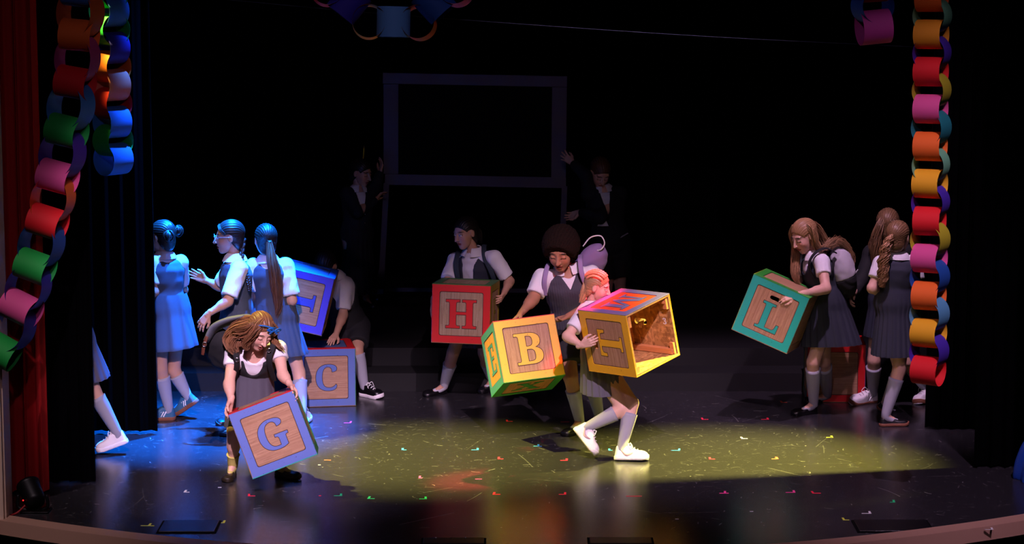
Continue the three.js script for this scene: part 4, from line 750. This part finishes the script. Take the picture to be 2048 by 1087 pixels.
function block(label, pos, rv, faces, { s = 0.5, open = null, hollow = !!open } = {}) {
  const t = thing('letter_block', label, 'block', V(...pos)), ax = V(...rv), h = s / 2;
  t.quaternion.setFromAxisAngle(ax.clone().normalize(), ax.length());
  const th = 0.014;
  if (!hollow) piece(t, 'core', box(s - 0.012, s - 0.012, s - 0.012), W.osb);
  for (const [f, [rx, ry]] of Object.entries(FACES)) {
    if (f === open) continue;
    const d = faces[f] ?? { frame: 0x7a5a3a }, Mx = new THREE.Matrix4().makeRotationY(ry).multiply(new THREE.Matrix4().makeRotationX(rx)), put = (n, g, m, lab) => piece(t, n, g.applyMatrix4(Mx), m, lab);
    const out = f === 'top' || f === 'bottom' ? h : h - 0.001;
    if (hollow) { const sh = square(out - 0.0005, 0.001); if (d.hole) sh.holes.push(slot(...d.hole)); put('board', new THREE.ExtrudeGeometry(sh, { depth: th, bevelEnabled: false }).translate(0, 0, h - th - 0.006), W.osb); }
    const fr = square(out, 0.004), inner = square(h * (d.win ?? 0.75), 0.02); fr.holes.push(new THREE.Path(inner.getPoints(6).reverse()));
    const frame = put('frame', new THREE.ExtrudeGeometry(fr, { depth: 0.004, bevelEnabled: true, bevelSize: 0.001, bevelThickness: 0.001, bevelSegments: 1 }).translate(0, 0, h - 0.005), P(d.frame));
    const ps = square(h * (d.win ?? 0.75) + 0.002, 0.02), os = square(h * (d.win ?? 0.75) + 0.001, 0.02); if (d.hole) ps.holes.push(slot(...d.hole));
    os.holes.push(new THREE.Path(square(h * (d.win ?? 0.75) - 0.006, 0.018).getPoints(6).reverse()));
    const pg = new THREE.ExtrudeGeometry(ps, { depth: 0.0022, bevelEnabled: false }).translate(0, 0, h - 0.0065), uv = pg.attributes.uv; for (let i = 0; i < uv.count; i++) uv.setXY(i, uv.getX(i) / 0.4 + 0.5, uv.getY(i) / 0.4 + 0.5);
    const panel = put('panel', pg, d.panel ?? W.tan);
    const lineG = new THREE.ExtrudeGeometry(os, { depth: 0.0006, bevelEnabled: false }).translate(0, 0, h - 0.0043).applyMatrix4(Mx); panel.add(mesh('panel_outline', lineG, OUT));
    if (d.letter) {
      const mk = (depth, b) => { const g = new TextGeometry(d.letter, { font, size: 0.2, depth, curveSegments: 8, bevelEnabled: true, bevelSize: b, bevelThickness: 0.0004, bevelSegments: 1 }); g.computeBoundingBox(); const c = g.boundingBox.getCenter(V(0, 0, 0)); g.translate(-c.x, -c.y, 0); const hh = g.boundingBox.max.y - g.boundingBox.min.y, k = (d.size ?? 0.235) / hh; return [g, k]; };
      const [g1, k1] = mk(0.0006, 0.0045), [g0] = mk(0.0016, 0.0004), rot = THREE.MathUtils.degToRad(d.rot ?? 0), o = d.off ?? [0, 0];
      for (const [g, n, m] of [[g1, 'letter_outline', OUT], [g0, 'letter', P(d.ink ?? d.frame)]]) put(n, g.scale(k1 * (d.wide ?? 1), k1, 1).rotateZ(rot).translate(o[0], o[1], h - 0.0042), m, n === 'letter' ? `painted letter ${d.letter}` : undefined);
    }
  }
  return t;
}
const BLUE = 0x5a70b8, RED = 0xc01016, YEL = 0xe0a512, TEAL = 0x16a090, GRN = 0x2c8a2c, PUR = 0x6a62a0, VIO = 0x4a3fc0;
block('block with blue frame lettered G, tilted on edge in two hands', [-1.738, 0.416, 2.112], [-0.104, 0.0878, 0.3568], { front: { frame: BLUE, panel: W.tan, letter: 'G' }, top: { frame: RED, panel: W.tan }, left: { frame: YEL }, right: { frame: GRN }, bottom: { frame: TEAL } });
block('block with blue frame lettered C standing square on the floor', [-1.613, 0.252, -1.101], [0, 0.1555, 0], { front: { frame: 0x566ca6, panel: W.tan, letter: 'C' }, top: { frame: RED, panel: W.blue }, left: { frame: YEL }, right: { frame: GRN } });
block('block with red frame lettered H carried upright', [-0.392, 0.814, -0.929], [-0.0466, -0.1436, -0.0216], { front: { frame: RED, panel: W.grey, letter: 'H', size: 0.25 }, top: { frame: 0x3f6a34, panel: W.grey }, right: { frame: 0x8a7416, panel: W.tanV, letter: 'F', ink: 0x8a7416 }, left: { frame: BLUE } });
block('block with yellow frame lettered B, tipped forward', [0.084, 0.695, 0.558], [-0.4012, 0.2322, 0.1346], { front: { frame: YEL, panel: W.pink, letter: 'B', size: 0.26 }, left: { frame: 0x3c7884, panel: W.gold, letter: 'E', ink: 0x3c7884, size: 0.24 }, bottom: { frame: GRN, panel: W.gold, letter: 'X', ink: GRN }, top: { frame: RED } });
block('block with teal frame and hand hole lettered L, tilted', [2.178, 0.914, -0.32], [0.0069, -0.3147, -0.3707], { front: { frame: TEAL, panel: W.tanV, letter: 'L', off: [0.005, -0.03], hole: [0, 0.128, 0.11, 0.035] }, top: { frame: GRN, panel: W.tan }, left: { frame: YEL } }, { hollow: true });
block('block with violet frame lettered I lying on its side, held above the C block', [-1.78, 0.945, -0.9], [0, 0, -0.235], { front: { frame: VIO, panel: W.tan, letter: 'I', rot: 90, size: 0.27, wide: 1.1, ink: 0x3a46b0 }, top: { frame: 0x2f62b8, panel: W.blue }, right: { frame: 0xa8742c, panel: W.gold } });
block('block with red frame standing on the floor in shade behind grey socks', [2.79, 0.251, -1.3], [0, -0.06, 0], { front: { frame: RED, panel: W.tan }, top: { frame: RED }, left: { frame: 0x2a6a6a }, right: { frame: BLUE } });
{
  const t = block('open wooden block with yellow frame lettered T and orange top lettered M', [0.891, 0.997, 1.224], [0.2016, -0.7934, 0.1207], { front: { frame: YEL, panel: W.pink, letter: 'T', rot: 90, size: 0.25, off: [0.035, 0.0], hole: [-0.125, 0.0, 0.04, 0.12] }, top: { frame: PUR, panel: W.orange, letter: 'M', ink: PUR, rot: -90, size: 0.24, wide: 1.0 }, bottom: { frame: YEL }, back: { frame: YEL, hole: [0.087, 0.0, 0.13, 0.05] }, left: { frame: RED } }, { open: 'right' });
  const b = (w, h, d, x, y, z) => { const g = box(w, h, d, x, y, z); return g; };
  piece(t, 'cleat', b(0.46, 0.04, 0.04, 0, -0.205, -0.205), W.pine); piece(t, 'cleat', b(0.46, 0.04, 0.04, 0, 0.205, -0.205), W.pine);
  piece(t, 'cleat', b(0.46, 0.04, 0.04, 0, 0.205, 0.205), W.pine); piece(t, 'cleat', b(0.46, 0.04, 0.04, 0, -0.205, 0.205), W.pine);
  piece(t, 'cleat', b(0.04, 0.37, 0.04, -0.205, 0, -0.205), W.pine); piece(t, 'edge_batten', b(0.04, 0.09, 0.022, 0.222, 0.18, 0.21), W.pine); piece(t, 'edge_batten', b(0.04, 0.09, 0.022, 0.222, 0.18, -0.213), W.pine); piece(t, 'edge_batten', b(0.04, 0.09, 0.022, 0.222, -0.18, -0.213), W.pine);
  const ch = new TextGeometry('3', { font, size: 0.05, depth: 0.0006, curveSegments: 6, bevelEnabled: false }).translate(0.15, 0.0, -0.2295); piece(t, 'chalk_mark', ch, std(0xe8e4ea, 0.9), 'white chalk figure 3');
}

// ---------- paper chains ----------
const paper = {}; const PA = (c) => paper[c] ??= std(c, 0.75, { side: THREE.DoubleSide });
const linkGeo = {};
function chain(label, z, pts, colors, { D, w, theta, face = 1, edge = 1, flip = 0 }) {
  const C = pts.map(([x, y]) => at(x, y, z)), t = thing('paper_chain', label, 'paper chain', C[0].clone());
  const th = THREE.MathUtils.degToRad(theta), key = D + '_' + w;
  linkGeo[key] ??= new THREE.LatheGeometry([[D / 2, -w / 2], [D / 2 + 0.0012, -w / 2], [D / 2 + 0.0012, w / 2], [D / 2, w / 2], [D / 2, -w / 2]].map((p) => new THREE.Vector2(...p)), 40);
  C.forEach((c, i) => {
    const d = C[Math.min(C.length - 1, i + 1)].clone().sub(C[Math.max(0, i - 1)]).normalize(), e = (i + flip) % 2, wob = rr(-0.09, 0.09);
    const Zv = V(0, 0, 1).addScaledVector(d, -d.z).normalize(), X0 = d.clone().cross(Zv), a = e ? X0.multiplyScalar(-Math.sin(th + wob)).addScaledVector(Zv, Math.cos(th + wob)) : X0.multiplyScalar(Math.cos(th + wob)).addScaledVector(Zv, Math.sin(th + wob));
    const b = a.clone().cross(d), m = mesh('paper_link', linkGeo[key], PA(colors[i % colors.length])); t.add(m);
    m.applyMatrix4(new THREE.Matrix4().makeBasis(d.clone().multiplyScalar(e ? edge : face), a, b).setPosition(c.clone().sub(t.position)));
  });
  return t;
}
const col = { red: 0xd8121c, purple: 0x3f1f9c, yellow: 0xe8ac18, sky: 0x4f8fb0, orange: 0xe8691c, blue: 0x0c4796, pink: 0xd8508f, olive: 0xa8a01c, mint: 0x6cb488, teal: 0x0f7278, amber: 0xe89a1c, green: 0x0f9a3a, lime: 0x1fb84a, indigo: 0x2c20a0, azure: 0x2f78c8, salmon: 0xe0806a, magenta: 0xb03a8a, rust: 0xb8501c, sky2: 0x5a9ad8 };
{
  const N = 22, pts = Array.from({ length: N }, (_, i) => [1856 + i * 0.35 + (i % 2 ? 2 : 0), 740 - i * 37.3]);
  chain('long paper chain of bright loops hanging straight in front of the curled ponytail', 2.6, pts, ['red', 'purple', 'yellow', 'sky', 'orange', 'blue', 'pink', 'olive', 'red', 'purple', 'yellow', 'mint', 'orange', 'teal', 'pink', 'olive', 'red', 'purple', 'amber', 'mint', 'orange', 'blue'].map((c) => col[c]), { D: 0.225, w: 0.19, theta: 28, face: 0.9, edge: 1.08 });
  const L1 = [[2, 700], [24, 656], [42, 615], [57, 574], [70, 533], [83, 488], [95, 443], [106, 398], [115, 353], [125, 308], [133, 262], [142, 213], [150, 165], [155, 117], [158, 70], [161, 26], [164, -18]];
  chain('paper chain slanting across the red velvet curtain', 3.2, L1, ['green', 'indigo', 'pink', 'indigo', 'green', 'blue', 'red', 'orange', 'pink', 'purple', 'green', 'azure', 'red', 'magenta', 'orange', 'rust', 'azure'].map((c) => col[c]), { D: 0.25, w: 0.22, theta: 12, face: 0.84, edge: 1.3 });
  const L2 = Array.from({ length: 11 }, (_, i) => [227 - i * 1.1, 318 - i * 37]);
  chain('short paper chain with blue and green loops hanging before the black leg curtain', 0.6, L2, ['azure', 'lime', 'azure', 'red', 'salmon', 'orange', 'indigo', 'lime', 'azure', 'green', 'orange'].map((c) => col[c]), { D: 0.245, w: 0.2, theta: 45, flip: 1 });
  chain('paper chain swag dipping above the board with a sky blue loop lowest', 2.6, [[612, -50], [655, -22], [698, 6], [738, 44], [787, 44], [838, 46], [868, 6], [912, -22], [955, -52]], ['amber', 'red', 'indigo', 'amber', 'sky2', 'rust', 'blue', 'magenta', 'green'].map((c) => col[c]), { D: 0.23, w: 0.21, theta: 8, flip: 0 });
  chain('hanging end of a paper chain with a magenta loop lowest', 2.6, [[1748, 54], [1745, 12], [1743, -30], [1742, -72]], ['magenta', 'blue', 'rust', 'green'].map((c) => col[c]), { D: 0.235, w: 0.21, theta: -12 });
  const wr = thing('garland_wire', 'thin wire strung across the dark stage above the board', 'wire', at(1140, 45, 2.4));
  part(wr, 'wire', tube([at(440, -2, 2.4), at(700, 22, 2.4), at(1000, 45, 2.4), at(1400, 72, 2.4), at(1830, 94, 2.4)], 0.0028, 5, 40), std(0x1c2638, 0.6));
}
// ---------- board on a wheeled stand ----------
{
  const z = -4.7, T = thing('rolling_board', 'tall wheeled board with pale wooden frame and empty black panel', 'board', V(at(945, 597, z).x, 0.32, z)), fr = std(0x443f54, 0.6), q = (x, y) => at(x, y, z);
  const plank = (n, a, b, w, d, m = fr) => { const v = b.clone().sub(a), g = box(v.length(), w, d); g.applyMatrix4(new THREE.Matrix4().makeBasis(v.clone().normalize(), V(-v.y, v.x, 0).normalize(), V(0, 0, 1)).setPosition(a.clone().lerp(b, 0.5))); return part(T, n, g, m); };
  plank('rail', q(766, 156), q(1134, 163), 0.105, 0.045); plank('rail', q(770, 358), q(1132, 365), 0.105, 0.045);
  plank('stile', q(782, 168), q(782, 347), 0.145, 0.045); plank('stile', q(1119, 174), q(1117, 354), 0.145, 0.045);
  const a = q(790, 160), b = q(1110, 360); part(T, 'panel', box(b.x - a.x, a.y - b.y, 0.02, (a.x + b.x) / 2, (a.y + b.y) / 2, z - 0.01), std(0x030304, 0.9, { specularIntensity: 0.2 }));
  plank('post', q(773, 366), q(762, 582), 0.055, 0.04); plank('post', q(1129, 372), q(1122, 585), 0.055, 0.04); plank('stretcher', q(760, 578), q(1124, 581), 0.04, 0.035);
  for (const [x, y] of [[757, 585], [1122, 588]]) {
    const c = q(x, y); part(T, 'foot', box(0.13, 0.05, 0.6, c.x, 0.445, z), fr);
    for (const s of [-1, 1]) { const g = new THREE.CylinderGeometry(0.04, 0.04, 0.025, 18).rotateZ(Math.PI / 2).translate(c.x, 0.36, z + s * 0.26); const w = part(T, 'caster', g, M.chrome); part(w, 'fork', box(0.035, 0.05, 0.03, c.x, 0.4, z + s * 0.26), M.metal); }
    plank('brace', q(x - 4, y - 6), q(x + 8, y - 50), 0.06, 0.03);
  }
}
// dark plank flat at the rear
{
  const z = -5.3, x0 = at(1282, 600, z).x, x1 = at(1440, 600, z).x, t = thing('plank_flat', 'black painted plank flat standing at the rear of the platform', 'scenery', V((x0 + x1) / 2, 0.32, z)), yb = 0.32, yt = at(1360, 335, z).y, n = 9;
  for (let i = 0; i < n; i++) piece(t, 'plank', box((x1 - x0) * rr(0.93, 1), (yt - yb) / n - 0.012, 0.03, rr(-0.02, 0.02), (i + 0.5) * (yt - yb) / n, rr(0, 0.01)), M.black);
}
// ---------- spike tape ----------
{
  const TC = { red: [0xff2a4a, 'red'], orange: [0xff6a4a, 'orange'], green: [0x22c07a, 'green'], blue: [0x3aa0e0, 'blue'], yellow: [0xd8e04a, 'yellow'], white: [0xd8d8d8, 'pale'], pink: [0xff4aa0, 'pink'] }, tm = {};
  const marks = [['pink', 695, 845, 15, 1, 'beside the block lettered C'], ['red', 1019, 842, 13, -1, 'behind the yellow B block'], ['blue', 808, 899, 10, -1, 'in gold light ahead of the C block'], ['blue', 950, 899, 15, 1, 'in gold light ahead of the B block'], ['red', 1001, 917, 12, -1, 'in front of the B block'], ['orange', 655, 919.5, 14, 0], ['white', 638.7, 929, 5, 0, 'beside the corner of the G block'], ['pink', 841, 955, 8, -1], ['pink', 957, 957.5, 14, 0], ['red', 640, 990.6, 5, 0, 'beside a green mark'], ['green', 676, 990.5, 17, 1, 'next to a tiny red mark'], ['green', 742, 996.5, 15, -1], ['green', 846, 997, 16, 1, 'farthest from the G block'], ['red', 993, 988, 16, -1, 'in the dark strip ahead of the B block'], ['red', 1130, 843, 18, 0, 'under the B block beside the dark shoe'], ['red', 1410, 838, 14, -1, 'in the shadow behind the open block'], ['red', 1530, 838, 16, 1, 'ahead of the teal L block'], ['blue', 1075, 891.5, 17, 2], ['blue', 1351, 900, 19, 1, 'in gold light beyond the planted sneaker'], ['blue', 1221, 900, 8, -1, 'at the heel of the planted sneaker'], ['white', 1489, 876.5, 13, -1, 'at the edge of the gold light'], ['red', 1128, 920, 15, 1, 'in the shadow behind the lifted sneaker'], ['red', 1424, 917.5, 12, -1, 'ahead of the sneakers in gold light'], ['orange', 1550, 917, 14, 1], ['red', 1125, 988, 15, 1, 'in the dark strip ahead of the lifted sneaker'], ['red', 1268, 991.5, 32, 0, 'longest one, ahead of the planted sneaker'], ['pink', 1448, 985.5, 19, 2], ['white', 1503, 1022, 7, 0, 'alone on dark floor by the gold light edge'], ['white', 1354, 1037, 7, 0, 'close to the plain footlight box'], ['orange', 1568, 804, 13, -1], ['yellow', 1659, 874, 15, 1, 'ahead of the back-turned pair'], ['pink', 1581, 984, 20, 1, 'beside a hooked red mark'], ['red', 1633, 985.5, 18, -1, 'beside a pink mark'], ['green', 1785, 1003.5, 11, 1, 'alone near the black wing curtain'], ['white', 1733, 1026, 20, 1, 'above the floor pocket lid'], ['yellow', 1692, 1039, 13, -1, 'beside the floor pocket lid'], ['yellow', 1833, 1048, 38, 2, 'longer one at the edge of a floor pocket lid'], ['white', 1978, 1058, 18, 1, 'on the apron edge'], ['white', 373, 983.5, 12, -1, 'on dark blue floor beside the curtain'], ['white', 439.5, 974, 7, 0, 'at the toe of a brown shoe'], ['red', 503, 991, 15, -1, 'near the brown shoes'], ['yellow', 295, 1050.5, 28, 2, 'near the apron edge below the curtain'], ['yellow', 441, 1044.6, 18, 1, 'at the corner of a floor pocket lid'], ['yellow', 149, 1057, 17, -1, 'on the wooden apron edge']];
  for (const [c, x, y, len, leg, near] of marks) {
    const o = onFloor(x, y), s = 5000 / (20 - o.z), L = len / s, m = tm[c] ??= std(TC[c][0], 0.6), shape = leg === 0 ? 'short straight' : leg === 2 ? 'T-shaped' : leg > 0 ? 'L-shaped' : 'hooked';
    const t = thing('spike_tape', `${shape} ${TC[c][1]} spike tape mark ${near ?? 'stuck on the stage floor'}`, 'tape mark', V(o.x, 0, o.z), `${shape} ${TC[c][1]} spike tape marks`);
    piece(t, 'strip', box(L, 0.0009, 0.015, 0, 0.0006, 0).rotateY(rr(-0.06, 0.06)), m);
    if (leg) piece(t, 'short_strip', box(0.016, 0.0009, 0.07, leg === 2 ? L * 0.1 : leg * (L / 2 - 0.008), 0.0009, -0.03).rotateY(rr(-0.1, 0.1)), m);
  }
}
// ---------- floor lamp at the jamb, satin heap ----------
{
  const b = onFloor(66, 1022), t = thing('floor_lamp', 'black floor stage lamp with red cable at the foot of the red curtain', 'stage lamp', V(b.x, 0, b.z));
  const can = new THREE.LatheGeometry([[0.001, -0.09], [0.06, -0.085], [0.075, -0.05], [0.078, 0.08], [0.084, 0.082], [0.084, 0.1], [0.07, 0.1], [0.066, 0.03], [0.001, 0.025]].map((p) => new THREE.Vector2(...p)), 28).rotateX(-0.9).rotateY(0.6).translate(0.0, 0.12, 0);
  piece(t, 'housing', can, M.metal);
  piece(t, 'yoke', tube([V(-0.1, 0.12, 0), V(-0.1, 0.03, 0), V(0, 0.012, 0), V(0.1, 0.03, 0), V(0.1, 0.12, 0)], 0.012, 8, 20), M.metal);
  piece(t, 'base_plate', rbox(0.2, 0.014, 0.14, 0.004, 0.02, 0.007, 0), M.metal);
  piece(t, 'indicator', new THREE.SphereGeometry(0.006, 10, 8).translate(-0.05, 0.1, 0.085), std(0x200000, 0.4, { emissive: new THREE.Color(1, 0.02, 0.02), emissiveIntensity: 1.2 }), 'tiny glowing red indicator');
  piece(t, 'cable', tube([V(-0.04, 0.06, 0.07), V(-0.1, 0.01, 0.1), V(-0.17, 0.008, 0.16), V(-0.24, 0.008, 0.2)], 0.007, 6, 20), std(0x8a0c10, 0.6), 'red cable');
  const c = onFloor(2128, 958), cl = thing('satin_cloth', 'blue satin cloth heaped at the wing beside the black curtain', 'cloth', V(c.x, 0, c.z));
  piece(cl, 'folds', nets((x, y, z) => Math.max(ell(x, y, z, 0, 0.0, 0, 0.36, 0.5, 0.22) + 0.03 * Math.sin(Math.atan2(z, x) * 13 + y * 6) * (0.7 - y), -y), [-0.5, -0.01, -0.4], [0.5, 0.6, 0.4], 0.012), std(0x1440a0, 0.4, { sheen: 0.6, sheenColor: new THREE.Color(0x2060ff), sheenRoughness: 0.4 }));
}
// ---------- stage lamps on their pipes ----------
{
  const seen = {};
  for (const [name, pos, aim, c, cd, half, pen, rad] of LAMPS) {
    const from = V(...pos), dir = V(...aim).sub(from).normalize(), t = thing('stage_spotlight', `black ${name} stage spotlight clamped to ${pos[2] > 10 ? 'the house pipe' : pos[0] < -4 || pos[0] > 4 ? 'a wing pipe' : 'an overhead pipe'} aimed ${pos[0] < aim[0] ? 'across' : 'back'}`, 'spotlight', from);
    const Q = new THREE.Matrix4().makeRotationFromQuaternion(new THREE.Quaternion().setFromUnitVectors(V(0, 1, 0), dir));
    piece(t, 'housing', new THREE.LatheGeometry([[0.001, -0.42], [0.09, -0.41], [0.11, -0.36], [0.11, -0.12], [0.095, -0.1], [0.095, -0.02], [0.085, -0.02], [0.085, -0.06]].map((p) => new THREE.Vector2(...p)), 28).applyMatrix4(Q), M.metal);
    piece(t, 'lens', new THREE.CylinderGeometry(0.084, 0.084, 0.01, 28).translate(0, -0.05, 0).applyMatrix4(Q), std(0x111111, 0.2, { emissive: new THREE.Color(...c), emissiveIntensity: 2 }), `${name} glowing lens`);
    piece(t, 'yoke', tube([V(-0.13, -0.25, 0).applyMatrix4(Q), V(-0.13, 0.02, 0), V(-0.08, 0.24, 0), V(0, 0.26, 0), V(0.08, 0.24, 0), V(0.13, 0.02, 0), V(0.13, -0.25, 0).applyMatrix4(Q)], 0.012, 6, 24), M.metal);
    const l = new THREE.SpotLight(new THREE.Color(...c), cd, 0, THREE.MathUtils.degToRad(half), pen, 2); l.name = name + '_spot'; l.castShadow = true; l.shadow.radius = rad;
    l.position.copy(from).addScaledVector(dir, 0.02); l.target.position.set(...aim); scene.add(l, l.target);
    const key = pos[1].toFixed(1) + pos[2].toFixed(1); if (!seen[key]) { seen[key] = 1; const wide = pos[2] > 10 ? 7 : 2; struct('trim_pipe_' + Object.keys(seen).length, new THREE.CylinderGeometry(0.024, 0.024, wide, 12).rotateZ(Math.PI / 2).translate(pos[2] > 10 ? 0 : pos[0], pos[1] + 0.285, pos[2]), M.metal); }
  }
}
renderer.render(scene, camera);
